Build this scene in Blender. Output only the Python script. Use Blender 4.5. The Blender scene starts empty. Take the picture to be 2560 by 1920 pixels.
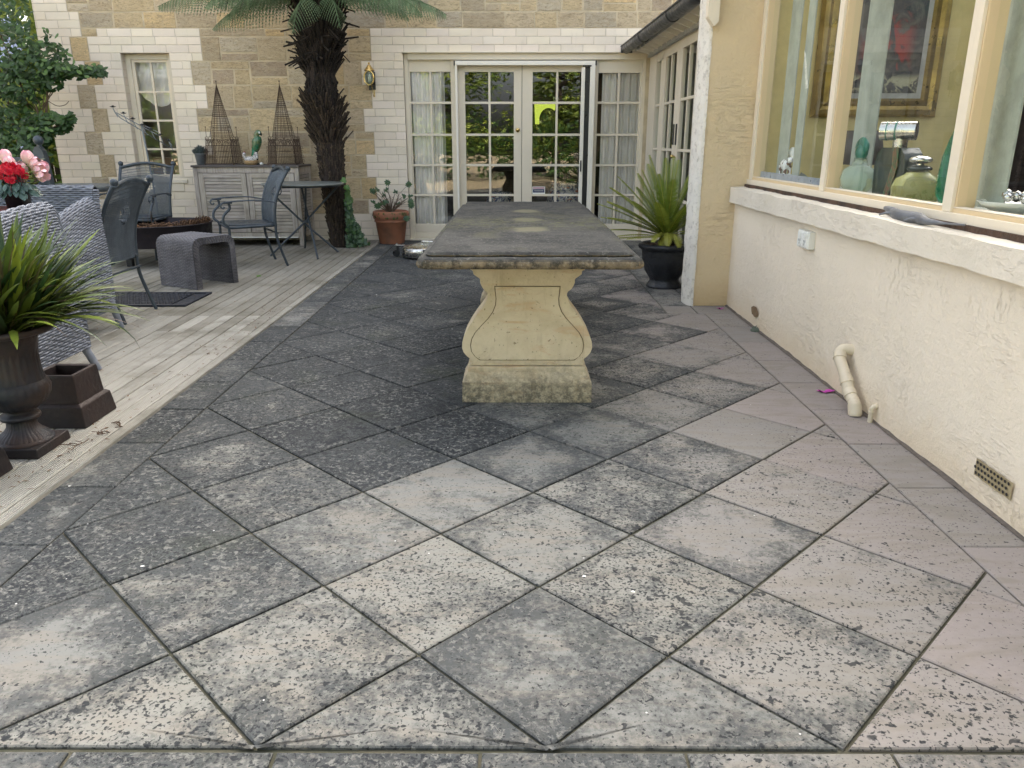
import bpy, bmesh, math, random
from mathutils import Vector, Matrix, noise as mnoise
R=math.radians
rnd=random.Random(7)
S=bpy.context.scene
COL=S.collection
# ---------------------------------------------------------------- camera, world, sun, exposure
cam_d=bpy.data.cameras.new("camera"); cam=bpy.data.objects.new("camera",cam_d); COL.objects.link(cam)
cam_d.sensor_fit='HORIZONTAL'; cam_d.sensor_width=36; cam_d.lens=1923/2560*36
cam_d.clip_start=.02; cam_d.clip_end=300
cam.location=(0,0,1.2); cam.rotation_euler=(R(90-17.546),0,R(.227)); S.camera=cam
w=bpy.data.worlds.new("World"); S.world=w; w.use_nodes=True
nt=w.node_tree; sky=nt.nodes.new('ShaderNodeTexSky'); sky.sky_type='NISHITA'; sky.sun_disc=False
SUN_EL,SUN_AZ=37,16          # azimuth clockwise from +Y: the sun stands behind the house, the patio lies in its open shade
sky.sun_elevation=R(SUN_EL); sky.sun_rotation=R(SUN_AZ); sky.air_density=.7; sky.dust_density=6.0; sky.ozone_density=.3
bg=nt.nodes['Background']; hs=nt.nodes.new('ShaderNodeHueSaturation'); hs.inputs['Saturation'].default_value=.5; nt.links.new(sky.outputs[0],hs.inputs['Color'])   # thin high haze: a paler, whiter sky
wm=nt.nodes.new('ShaderNodeMix'); wm.data_type='RGBA'; wm.blend_type='MULTIPLY'; wm.inputs[0].default_value=1; wm.inputs[7].default_value=(1.02,1,.96,1)
nt.links.new(hs.outputs[0],wm.inputs[6]); nt.links.new(wm.outputs[2],bg.inputs[0]); bg.inputs[1].default_value=.15
sl=bpy.data.lights.new("sun",'SUN'); so=bpy.data.objects.new("sun",sl); COL.objects.link(so)
sl.energy=4.5; sl.angle=R(.6); sl.color=(1,.93,.80)
_d=Vector((math.sin(R(SUN_AZ))*math.cos(R(SUN_EL)),math.cos(R(SUN_AZ))*math.cos(R(SUN_EL)),math.sin(R(SUN_EL))))
so.rotation_euler=_d.to_track_quat('Z','Y').to_euler()
S.view_settings.view_transform='Standard'; S.view_settings.look='None'; S.view_settings.exposure=2.62; S.view_settings.gamma=1
S.render.engine='CYCLES'; S.cycles.use_denoising=True; S.cycles.max_bounces=8; S.cycles.transparent_max_bounces=24
# ---------------------------------------------------------------- materials
class NT:
    def __init__(s,name):
        s.m=bpy.data.materials.new(name); s.m.use_nodes=True; s.t=s.m.node_tree; s.b=s.t.nodes['Principled BSDF']
        s.tc=s.t.nodes.new('ShaderNodeTexCoord'); s.geo=s.t.nodes.new('ShaderNodeNewGeometry')
    def n(s,typ,ins=None,**kw):
        x=s.t.nodes.new(typ)
        for k,v in kw.items(): setattr(x,k,v)
        for k,v in (ins or {}).items():
            i=x.inputs[k]
            if hasattr(v,'is_output'): s.t.links.new(v,i)
            else: i.default_value=v
        return x
    def pos(s,scale=(1,1,1),src='obj',rot=(0,0,0)):
        o={'obj':s.tc.outputs['Object'],'world':s.geo.outputs['Position'],'uv':s.tc.outputs['UV']}[src]
        return s.n('ShaderNodeMapping',{0:o,'Scale':scale,'Rotation':rot}).outputs[0]
    def noise(s,v,sc,det=4,rough=.55,dist=0): return s.n('ShaderNodeTexNoise',{'Vector':v,'Scale':sc,'Detail':det,'Roughness':rough,'Distortion':dist}).outputs[0]
    def math(s,op,a,b=0,c=0,clamp=False):
        return s.n('ShaderNodeMath',{0:a,1:b,2:c},operation=op,use_clamp=clamp).outputs[0]
    def ramp(s,v,lo,hi,a=0.,b=1.):
        return s.n('ShaderNodeMapRange',{0:v,1:lo,2:hi,3:a,4:b},interpolation_type='SMOOTHSTEP').outputs[0]
    def mix(s,f,a,b,mode='MIX'):
        def c(x): return x if hasattr(x,'is_output') else (tuple(x)+(1,) if len(x)==3 else x)
        x=s.n('ShaderNodeMix',data_type='RGBA',blend_type=mode)
        for i,v in ((0,f),(6,c(a)),(7,c(b))):
            if hasattr(v,'is_output'): s.t.links.new(v,x.inputs[i])
            else: x.inputs[i].default_value=v
        return x.outputs[2]
    def attr(s,name='tint'): return s.n('ShaderNodeAttribute',attribute_name=name)
    def bump(s,h,dist,strength=1.,prev=None):
        i={'Height':h,'Distance':dist,'Strength':strength}
        if prev is not None: i['Normal']=prev
        return s.n('ShaderNodeBump',i).outputs[0]
    def out(s,col=None,rough=.6,metal=0.,bump=None,spec=.5,**kw):
        d={'Base Color':col,'Roughness':rough,'Metallic':metal,'Normal':bump,'Specular IOR Level':spec}; d.update(kw)
        for k,v in d.items():
            if v is None: continue
            i=s.b.inputs[k]
            if hasattr(v,'is_output'): s.t.links.new(v,i)
            else: i.default_value=(tuple(v)+(1,) if isinstance(v,(tuple,list)) and len(v)==3 else v)
        return s.m
def simple(name,col,rough=.5,metal=0.,var=.25,sc=8,bs=40,bd=.002,tint=False,spec=.5,src='obj',col2=None,**kw):
    t=NT(name); p=t.pos(src=src); a=t.noise(p,sc,6,.6)
    c2=col2 or tuple(x*(1-var) for x in col)
    c=t.mix(t.ramp(a,.35,.68),col,c2)
    if tint: c=t.mix(1,c,t.attr().outputs['Color'],'MULTIPLY')
    b=t.bump(t.noise(p,bs,4,.6),bd)
    r=t.ramp(t.noise(p,sc*2.3,4),.3,.7,max(0,rough-.1),min(1,rough+.12))
    return t.out(c,r,metal,b,spec,**kw)
def glass(name,tintc=(.98,.985,.975),ior=1.5,boost=1.):
    t=NT(name); nd=t.t.nodes; fr=t.n('ShaderNodeFresnel',{'IOR':ior}); f=t.math('MULTIPLY',fr.outputs[0],boost,clamp=True)
    p=t.pos(src='world'); b=t.bump(t.noise(p,2.5,1),.0008)
    tr=t.n('ShaderNodeBsdfTransparent',{0:tintc+(1,)}); gl=t.n('ShaderNodeBsdfGlossy',{'Roughness':.01,'Normal':b})
    mx=t.n('ShaderNodeMixShader',{0:f,1:tr.outputs[0],2:gl.outputs[0]})
    t.t.links.new(mx.outputs[0],nd['Material Output'].inputs[0]); return t.m
def leafmat(name,c1,c2,rough=.4,trans=.25,vein=0):
    t=NT(name); a=t.attr(); c=t.mix(a.outputs['Fac'] if False else t.n('ShaderNodeSeparateColor',{0:a.outputs['Color']}).outputs[0],c1,c2)
    g=t.n('ShaderNodeSeparateColor',{0:a.outputs['Color']}).outputs[1]
    c=t.mix(g,c,(.075,.042,.035))      # G channel: dry brown
    c=t.mix(t.ramp(t.noise(t.pos(),30,3),.4,.75,0,.35),c,tuple(x*.6 for x in c1))
    m=t.out(c,rough,0,None,.5)
    tr=t.n('ShaderNodeBsdfTranslucent',{0:c}); mx=t.n('ShaderNodeMixShader',{0:trans,1:t.b.outputs[0],2:tr.outputs[0]})
    t.t.links.new(mx.outputs[0],t.t.nodes['Material Output'].inputs[0]); return m
def weave(name,c1,c2,bw=.03,bh=.009,rough=.45,src='uv',gap=.18,bd=.004,vein=None):
    t=NT(name); p=t.pos(src=src)
    br=t.n('ShaderNodeTexBrick',{'Vector':p,'Scale':1.,'Mortar Size':bh*gap,'Mortar Smooth':1.,'Brick Width':bw,'Row Height':bh,'Color1':(1,1,1,1),'Color2':(.75,.75,.75,1),'Mortar':(0,0,0,1)},offset=.5)
    m=br.outputs['Fac']
    c=t.mix(m,c1,c2); c=t.mix(1,c,t.mix(.5,(1,1,1),br.outputs['Color']),'MULTIPLY') if False else c
    c=t.mix(t.ramp(t.noise(t.pos(src=src),6,4),.35,.7,0,.45),c,c2)
    h=t.math('SUBTRACT',1.,m)
    # rounded strand: wave within a brick
    return t.out(c,rough,0,t.bump(h,bd),.5)
# stone / masonry
def mat_stone():
    t=NT('sandstone_blocks'); p=t.pos(src='world'); a=t.attr().outputs['Color']
    n1=t.noise(t.pos((1,1,3.2),'world'),7,8,.65,1.2); n2=t.noise(t.pos((1,1,2.),'world',(0,.5,0)),28,8,.7,.6)
    c=t.mix(t.ramp(n1,.42,.7,0,.55),a,(.36,.27,.165)); c=t.mix(t.ramp(n1,.2,.45,.6,0),c,(.58,.50,.37))
    c=t.mix(t.ramp(n2,.52,.66,0,.65),c,(.22,.17,.11)); c=t.mix(t.ramp(t.noise(t.pos((1,1,3.5),'world',(0,-.2,0)),9,7,.75,1.6),.57,.62,0,.5),c,(.20,.15,.09)); c=t.mix(t.ramp(t.noise(t.pos((1,1,5),'world',(0,.3,0)),16,6,.7,2.),.56,.64,0,.5),c,(.24,.17,.10)); c=t.mix(t.ramp(t.noise(p,3,4),.5,.75,0,.3),c,(.50,.43,.33)); c=t.mix(t.ramp(t.noise(p,13,6,.7),.52,.66,0,.45),c,(.56,.46,.30))
    b=t.bump(t.noise(t.pos((1,1,2.2),'world',(0,.35,0)),22,10,.75,1.5),.02); b=t.bump(n2,.006,1,b)
    return t.out(c,.88,0,b,.25)
def mat_paint(name,c=(.68,.625,.535),dirt=.3,bd=.0015,sc=3):
    t=NT(name); p=t.pos(src='world'); a=t.attr().outputs['Color']
    c0=t.mix(t.ramp(t.noise(p,sc,6,.6),.42,.72,0,dirt),c,tuple(x*.72 for x in c)); c0=t.mix(1,c0,a,'MULTIPLY')
    st=t.ramp(t.noise(t.pos((9,9,1.2),'world'),2.2,6,.7),.56,.8,0,dirt); c0=t.mix(st,c0,(.3,.28,.24))
    return t.out(c0,.62,0,t.bump(t.noise(p,45,5,.65),bd),.35)
def mat_render(name,c,strong=.012,grime=.25):
    t=NT(name); p=t.pos(src='world'); 
    d=t.noise(p,3.2,3,.5); dv=t.n('ShaderNodeVectorMath',{0:p,1:t.n('ShaderNodeTexNoise',{'Vector':p,'Scale':5.,'Detail':2.}).outputs[1]},operation='ADD').outputs[0]
    w1=t.n('ShaderNodeTexNoise',{'Vector':t.n('ShaderNodeMapping',{0:p,'Scale':(1,2.,8),'Rotation':(R(28),0,0)}).outputs[0],'Scale':8.,'Detail':7.,'Roughness':.62,'Distortion':.5}).outputs[0]
    w2=t.n('ShaderNodeTexNoise',{'Vector':t.n('ShaderNodeMapping',{0:p,'Scale':(3,7,2.5),'Rotation':(R(-35),R(20),0)}).outputs[0],'Scale':7.,'Detail':7.,'Roughness':.65,'Distortion':.4}).outputs[0]
    r1=t.ramp(w1,.52,.60); r2=t.ramp(w2,.55,.62); mask=t.ramp(d,.44,.58); where=t.ramp(t.noise(p,1.9,5,.65),.44,.68,.06,1)
    h=t.math('MULTIPLY',t.math('ADD',t.math('MULTIPLY',r1,mask),t.math('MULTIPLY',r2,t.math('SUBTRACT',1.,mask))),where)
    h=t.math('ADD',h,t.math('MULTIPLY',t.noise(p,24,7,.68),1.2))
    b=t.bump(h,strong,.6); b=t.bump(t.noise(p,70,5,.6),.0022,1,b)
    c0=t.mix(t.ramp(t.noise(p,1.3,6,.65),.4,.75,0,grime),c,tuple(x*.84*y for x,y in zip(c,(1,.98,.94))))
    z=t.n('ShaderNodeSeparateXYZ',{0:t.geo.outputs['Position']}).outputs[2]
    lo=t.math('MULTIPLY',t.ramp(t.math('ADD',z,t.math('MULTIPLY',t.noise(p,4,6,.7),.3)),.12,.4,1,0),.55)
    c0=t.mix(lo,c0,tuple(x*y for x,y in zip(c,(.86,.76,.62))))
    return t.out(c0,.8,0,b,.3)
def mat_paving():
    t=NT('sandstone_pavers'); p=t.pos(src='world'); a=t.n('ShaderNodeSeparateColor',{0:t.attr().outputs['Color']})
    dk,rn,pk=a.outputs[0],a.outputs[1],a.outputs[2]
    # each paver gets its own offset so veins do not run through
    off=t.n('ShaderNodeCombineXYZ',{0:t.math('MULTIPLY',rn,37.),1:t.math('MULTIPLY',rn,91.),2:rn}).outputs[0]
    q=t.n('ShaderNodeVectorMath',{0:p,1:off},operation='ADD').outputs[0]
    n1=t.noise(q,2.2,5,.6,.4); n2=t.noise(q,9,9,.72,.3); n3=t.noise(q,55,6,.7); nb=t.noise(p,1.1,4,.6)
    base=t.mix(rn,(.235,.235,.212),(.195,.20,.19)); base=t.mix(pk,base,(.29,.258,.245))
    ve=t.noise(t.n('ShaderNodeMapping',{0:q,'Scale':(1,4,1),'Rotation':(0,0,.5)}).outputs[0],3.5,6,.6,1.5)
    base=t.mix(t.ramp(ve,.42,.62,0,.5),base,(.225,.20,.165)); base=t.mix(t.ramp(ve,.58,.72,0,.35),base,(.21,.205,.185))
    base=t.mix(t.ramp(n3,.35,.7,0,.22),base,(.20,.19,.175))
    # broad algae film with ragged edges
    f=t.math('ADD',t.math('ADD',t.math('MULTIPLY',t.math('SUBTRACT',n1,.5),1.5),t.math('MULTIPLY',t.math('SUBTRACT',n2,.5),2.2)),t.math('ADD',t.math('MULTIPLY',t.math('SUBTRACT',nb,.5),1.0),t.math('MULTIPLY',t.math('SUBTRACT',n3,.5),1.6)))
    den=t.math('ADD',t.math('SUBTRACT',dk,.5),t.math('MULTIPLY',t.math('SUBTRACT',n1,.5),1.1))
    f=t.math('ADD',f,t.math('MULTIPLY',t.math('SUBTRACT',dk,.5),1.8))
    ce=t.n('ShaderNodeSeparateXYZ',{0:t.tc.outputs['UV']}).outputs[0]; ce=t.math('ADD',ce,t.math('MULTIPLY',t.math('SUBTRACT',n1,.5),1.3))
    f=t.math('ADD',f,t.math('MULTIPLY',t.ramp(ce,-.05,.75,.24,-.20),t.math('MULTIPLY',t.math('FRACT',t.math('MULTIPLY',rn,7.3)),1.5)))
    m=t.ramp(f,-.30,.42)
    film=t.mix(t.ramp(n2,.36,.66),(.023,.028,.033),(.070,.076,.079))
    film=t.mix(t.ramp(n3,.45,.62,0,.6),film,(.085,.087,.083))
    c=t.mix(t.math('MULTIPLY',m,.95),base,film)
    # irregular dark lichen specks, three sizes, denser where the film is
    for sc,k0,k in ((24,.66,.85),(60,.615,.9),(120,.595,.85)):
        v=t.noise(q,sc,2.5,.55,.3); th=t.math('SUBTRACT',t.math('ADD',k0,t.math('MULTIPLY',t.math('SUBTRACT',rn,.6),.07)),t.math('MULTIPLY',den,.13))
        c=t.mix(t.math('MULTIPLY',t.ramp(t.math('SUBTRACT',v,th),0,.05),k),c,(.028,.031,.034))
    # pale lichen crumbs on the dark film
    pl=t.math('MULTIPLY',t.ramp(t.noise(q,46,7,.75,.5),.52,.60),t.ramp(t.math('ADD',n1,t.math('MULTIPLY',t.math('SUBTRACT',n2,.5),.8)),.36,.60)); c=t.mix(t.math('MULTIPLY',pl,t.math('MULTIPLY',m,.85)),c,(.205,.205,.19))
    v=t.n('ShaderNodeTexVoronoi',{'Vector':q,'Scale':48.}); rr=t.n('ShaderNodeSeparateColor',{0:v.outputs['Color']}).outputs[1]
    ws=t.math('MULTIPLY',t.ramp(v.outputs['Distance'],.1,.16,1,0),t.math('GREATER_THAN',rr,.988)); c=t.mix(ws,c,(.6,.6,.58))
    # damp green near the joints of the dark end
    c=t.mix(t.math('MULTIPLY',t.ramp(t.noise(p,1.7,5,.7),.52,.72,0,.3),dk),c,(.06,.07,.033))
    b=t.bump(n2,.004); b=t.bump(n3,.0022,1,b)
    r=t.ramp(n2,.3,.7,.75,.95)
    return t.out(c,r,0,b,.12)
def mat_deck():
    t=NT('weathered_deck_boards'); p=t.pos(src='world'); a=t.n('ShaderNodeSeparateColor',{0:t.attr().outputs['Color']})
    cl,rn=a.outputs[0],a.outputs[1]
    off=t.n('ShaderNodeCombineXYZ',{0:t.math('MULTIPLY',rn,37.),1:t.math('MULTIPLY',rn,91.),2:rn}).outputs[0]
    q=t.n('ShaderNodeVectorMath',{0:p,1:off},operation='ADD').outputs[0]
    g=t.noise(t.n('ShaderNodeMapping',{0:q,'Scale':(1,.06,1)}).outputs[0],70,6,.7); n=t.noise(q,3.5,7,.65); n4=t.noise(p,1.3,5,.65)
    c=t.mix(cl,(.20,.185,.145),(.53,.515,.46)); c=t.mix(t.ramp(g,.45,.68,0,.3),c,(.17,.16,.13)); c=t.mix(t.ramp(n,.5,.72,0,.4),c,(.15,.145,.11))
    c=t.mix(t.ramp(n4,.48,.68,0,.6),c,(.15,.14,.10)); c=t.mix(t.ramp(t.noise(p,40,4,.8),.68,.74,0,.7),c,(.05,.04,.03))
    x=t.n('ShaderNodeSeparateXYZ',{0:t.geo.outputs['Position']}).outputs[0]
    rb=t.math('SINE',t.math('MULTIPLY',x,2*math.pi/.0105)); c=t.mix(t.ramp(rb,-1,-.2,.25,0),c,(.12,.115,.095))
    b=t.bump(rb,.0022); b=t.bump(g,.002,1,b)
    return t.out(c,.88,0,b,.12)
def mat_slab():
    t=NT('weathered_slab_stone'); p=t.pos(src='world'); n1=t.noise(p,3.2,7,.65,.4); n2=t.noise(p,60,7,.75); n3=t.noise(p,14,6,.7)
    c=t.mix(t.ramp(n3,.35,.65),(.026,.028,.030),(.060,.061,.056)); c=t.mix(t.ramp(n1,.44,.64,0,.6),c,(.085,.085,.08)); c=t.mix(t.ramp(n2,.55,.64,0,.8),c,(.18,.178,.165)); c=t.mix(t.ramp(t.noise(p,28,6,.75),.60,.68,0,.6),c,(.15,.145,.125))
    nz=t.n('ShaderNodeSeparateXYZ',{0:t.geo.outputs['Normal']}).outputs[2]
    pt=t.noise(t.pos((1,.8,1),'world'),2.3,6,.6,.8); c=t.mix(t.ramp(pt,.56,.68,0,.25),c,(.12,.12,.06))
    side=t.ramp(nz,.25,.8,1,0)
    warm=t.mix(t.ramp(t.noise(p,11,7,.75),.38,.62),(.33,.26,.165),(.05,.045,.035)); warm=t.mix(t.ramp(n2,.5,.62,0,.5),warm,(.42,.36,.27))
    c=t.mix(t.math('MULTIPLY',side,t.ramp(n1,.28,.55,.3,.85)),c,warm)
    # three worn round marks on the middle of the top
    s=t.n('ShaderNodeSeparateXYZ',{0:t.geo.outputs['Position']}); 
    for (mx,my,mr,k) in ((.07,5.28,.085,.8),(.065,4.68,.085,.65),(.08,4.15,.09,.9)):
        dx=t.math('SUBTRACT',s.outputs[0],mx); dy=t.math('MULTIPLY',t.math('SUBTRACT',s.outputs[1],my),.75)
        dd=t.math('SQRT',t.math('ADD',t.math('MULTIPLY',dx,dx),t.math('MULTIPLY',dy,dy)))
        dd=t.math('ADD',dd,t.math('MULTIPLY',t.math('SUBTRACT',n3,.5),.16))
        c=t.mix(t.math('MULTIPLY',t.ramp(dd,mr-.03,mr+.03,k*.8,0),t.ramp(nz,.8,.95)),c,(.19,.18,.12))
    # moss band across
    mb=t.math('ABSOLUTE',t.math('SUBTRACT',s.outputs[1],4.5)); mm=t.math('MULTIPLY',t.ramp(mb,.1,.5,1,0),t.ramp(t.noise(p,22,7,.8),.48,.62)); c=t.mix(t.math('MULTIPLY',mm,.55),c,(.15,.155,.06))
    b=t.bump(n2,.003); b=t.bump(n3,.006,1,b)
    return t.out(c,.85,0,b,.15)
def mat_ped():
    t=NT('cast_sandstone_pedestal'); p=t.pos(src='world'); n1=t.noise(t.pos((1,1,1.5),'world'),6,6,.6,.5); n2=t.noise(p,45,7,.75)
    c=t.mix(t.ramp(n1,.35,.7),(.74,.64,.455),(.63,.53,.355)); c=t.mix(t.ramp(t.noise(t.pos((1,1,5),'world'),3.2,6,.65,.6),.52,.66,0,.6),c,(.62,.42,.24)); c=t.mix(t.ramp(t.noise(p,5,7,.7,.5),.56,.72,0,.5),c,(.50,.40,.27))
    z=t.n('ShaderNodeSeparateXYZ',{0:t.geo.outputs['Position']}).outputs[2]
    lo=t.ramp(t.math('ADD',z,t.math('MULTIPLY',t.math('SUBTRACT',t.noise(p,9,8,.75),.5),.26)),.03,.24,1,0)
    c=t.mix(t.math('MULTIPLY',lo,t.ramp(n2,.35,.6,.35,1)),c,(.16,.145,.11)); c=t.mix(t.ramp(n2,.64,.72,0,.5),c,(.2,.16,.11))
    v=t.noise(p,75,3,.6); c=t.mix(t.ramp(v,.66,.70,0,.75),c,(.22,.16,.09)); st_=t.ramp(t.noise(t.pos((7,7,.9),'world'),2.5,7,.7),.54,.70,0,.38); c=t.mix(st_,c,(.44,.35,.21))
    return t.out(c,.85,0,t.bump(v,.004,1,t.bump(n2,.004,1,t.bump(n1,.005))),.2)
def mat_wood(name,c1,c2,axis=(1,1,.08),rough=.7,sc=60):
    t=NT(name); p=t.pos(axis); g=t.noise(p,sc,7,.7,.3); a=t.attr().outputs['Color']
    c=t.mix(t.ramp(g,.35,.68),c1,c2); c=t.mix(t.ramp(t.noise(t.pos(),5,6,.65),.48,.72,0,.45),c,tuple(x*.6 for x in c2)); c=t.mix(1,c,a,'MULTIPLY')
    return t.out(c,rough,0,t.bump(g,.0015),.3)
MAT={}
MAT['stone']=mat_stone(); MAT['mortar']=simple('sandy_mortar',(.56,.47,.32),.9,var=.25,sc=6,bs=90,bd=.003,src='world')
MAT['brickpaint']=mat_paint('cream_painted_brick',(.76,.685,.575),.25); MAT['joint']=simple('painted_joint',(.60,.53,.43),.8,src='world')
MAT['cream']=mat_paint('cream_gloss_timber',(.68,.62,.50),.12,.0006); MAT['creamw']=mat_paint('off_white_aluminium',(.78,.75,.66),.08,.0003)
MAT['tanrender']=mat_render('tan_textured_render',(.71,.575,.375),.020,.18); MAT['whiterender']=mat_render('off_white_textured_render',(.83,.742,.605),.0115,.18)
MAT['sillr']=mat_render('pale_rough_sill',(.78,.715,.60),.016,.35)
def mat_flake():
    t=NT('flaking_white_edge'); p=t.pos(src='world'); n=t.noise(p,22,9,.8); c=t.mix(t.ramp(n,.50,.64),(.76,.73,.66),(.50,.47,.42)); c=t.mix(t.ramp(t.noise(p,80,6,.8),.62,.72,0,.7),c,(.16,.14,.11))
    return t.out(c,.85,0,t.bump(n,.008),.3)
MAT['flake']=mat_flake()
MAT['window_tan']=mat_paint('tan_window_timber',(.66,.52,.32),.12,.0006); MAT['window_cream']=mat_paint('pale_window_timber',(.76,.68,.54),.15,.0006)  # mullion boxes tan, their front strips paler
MAT['paving']=mat_paving(); MAT['grout']=simple('sandy_grout',(.085,.078,.052),.95,sc=5,bs=120,bd=.003,src='world',col2=(.04,.042,.025)); MAT['deck']=mat_deck()
MAT['slab']=mat_slab(); MAT['ped']=mat_ped()
MAT['glass']=glass('window_glass',boost=2.5); MAT['glass_side']=glass('side_window_glass',(.95,.98,.96),boost=.13)
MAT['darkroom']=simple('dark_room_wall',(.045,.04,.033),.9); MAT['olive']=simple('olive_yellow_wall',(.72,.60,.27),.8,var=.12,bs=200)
MAT['curtain']=simple('sheer_white_curtain',(.93,.91,.88),.8,var=.03)
MAT['greymetal']=simple('blue_grey_painted_metal',(.055,.072,.088),.42,.25,var=.3,sc=14,spec=.5); MAT['gutter']=simple('charcoal_gutter',(.075,.078,.085),.38,.4,var=.3)
MAT['flash']=simple('grey_painted_batten',(.42,.42,.40),.6)
MAT['black']=simple('black_plastic',(.012,.013,.016),.35); MAT['rubber']=simple('black_rubber_mat',(.010,.014,.024),.55)
MAT['steel']=simple('brushed_stainless_steel',(.62,.61,.58),.22,1.,var=.15); MAT['brass']=simple('polished_brass',(.75,.55,.22),.2,1.,var=.3)
MAT['zinc']=simple('dull_zinc',(.24,.27,.29),.5,.6,var=.3); MAT['rust']=simple('rusty_thin_wire',(.10,.065,.045),.8,.2,var=.4)
MAT['iron']=simple('rusty_cast_iron',(.017,.021,.028),.55,.1,var=.4,sc=5,bs=30,bd=.004,col2=(.05,.028,.02)); MAT['ironbrown']=simple('brown_cast_iron',(.030,.018,.016),.55,.2,var=.4,sc=5,bs=50,bd=.003,col2=(.016,.013,.014))
MAT['terracotta']=simple('weathered_terracotta',(.33,.135,.075),.85,var=.4,sc=6,bs=60,bd=.003,src='world',col2=(.2,.10,.06)); MAT['moss']=simple('green_moss',(.07,.09,.025),.95,bs=80,bd=.006)
MAT['blackpot']=simple('black_glazed_pot',(.018,.021,.028),.42,var=.5,sc=9,bs=25,bd=.01); MAT['soil']=simple('dry_brown_litter',(.09,.05,.03),.95,bs=60,bd=.01,col2=(.035,.022,.015))
MAT['greywood']=mat_wood('silvered_teak',(.44,.405,.36),(.28,.25,.215),(.07,1,1)); MAT['greywoodv']=mat_wood('silvered_teak_upright',(.44,.405,.36),(.28,.25,.215),(1,1,.07))
MAT['darkwood']=mat_wood('dark_worn_top',(.12,.11,.105),(.07,.062,.06),(.07,1,1))
MAT['wicker']=weave('blue_grey_wicker',(.32,.36,.43),(.05,.06,.08),.048,.0155,gap=.5,bd=.008); MAT['wickerbrown']=weave('brown_grey_wicker',(.20,.19,.20),(.03,.027,.03),.036,.0145,gap=.34,bd=.006)
MAT['cane']=simple('grey_woven_cane',(.10,.125,.15),.5,.1,var=.3)
MAT['fernleaf']=leafmat('tree_fern_frond',(.10,.17,.075),(.24,.35,.18),.5,.4); MAT['camleaf']=leafmat('glossy_camellia_leaf',(.022,.060,.014),(.09,.17,.03),.42,.25)
MAT['strapleaf']=leafmat('strap_leaf',(.022,.055,.018),(.25,.32,.04),.4,.25); MAT['cycleaf']=leafmat('cycad_leaf',(.13,.21,.025),(.44,.45,.08),.35,.3)
MAT['ivy']=leafmat('ivy_leaf',(.025,.07,.03),(.09,.2,.03),.35,.2); MAT['greyleaf']=leafmat('grey_green_foliage',(.07,.10,.10),(.14,.18,.18),.6,.2)
MAT['gardenleaf']=leafmat('garden_tree_leaf',(.07,.13,.02),(.30,.36,.06),.5,.35)
MAT['bark']=simple('dark_fibrous_bark',(.030,.020,.015),.95,var=.5,sc=30,bs=60,bd=.01); MAT['stub']=simple('brown_leaf_stub',(.075,.054,.036),.85,var=.5,sc=40,bs=120,bd=.003,tint=True)
MAT['twig']=simple('brown_twig',(.12,.085,.055),.85); MAT['pipe']=simple('cream_plastic_pipe',(.66,.58,.44),.35,var=.1,bs=20,bd=.001)
MAT['white']=simple('white_gloss_plastic',(.78,.79,.74),.3,var=.05); MAT['navy']=simple('navy_print',(.015,.035,.12),.4); MAT['pinkprint']=simple('faded_pink_print',(.5,.3,.38),.5)
MAT['gilt']=simple('worn_gilt_frame',(.42,.29,.08),.35,.7,var=.5,sc=6); MAT['mount']=simple('grey_card_mount',(.45,.45,.42),.8)
MAT['groove']=simple('painted_groove_shade',(.20,.15,.085),.95,src='world')  # shade colour for the strip round the raised panel
MAT['soil2']=simple('grey_brown_joint_dirt',(.13,.11,.095),.95,sc=30,bs=90,bd=.003,src='world')
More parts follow.
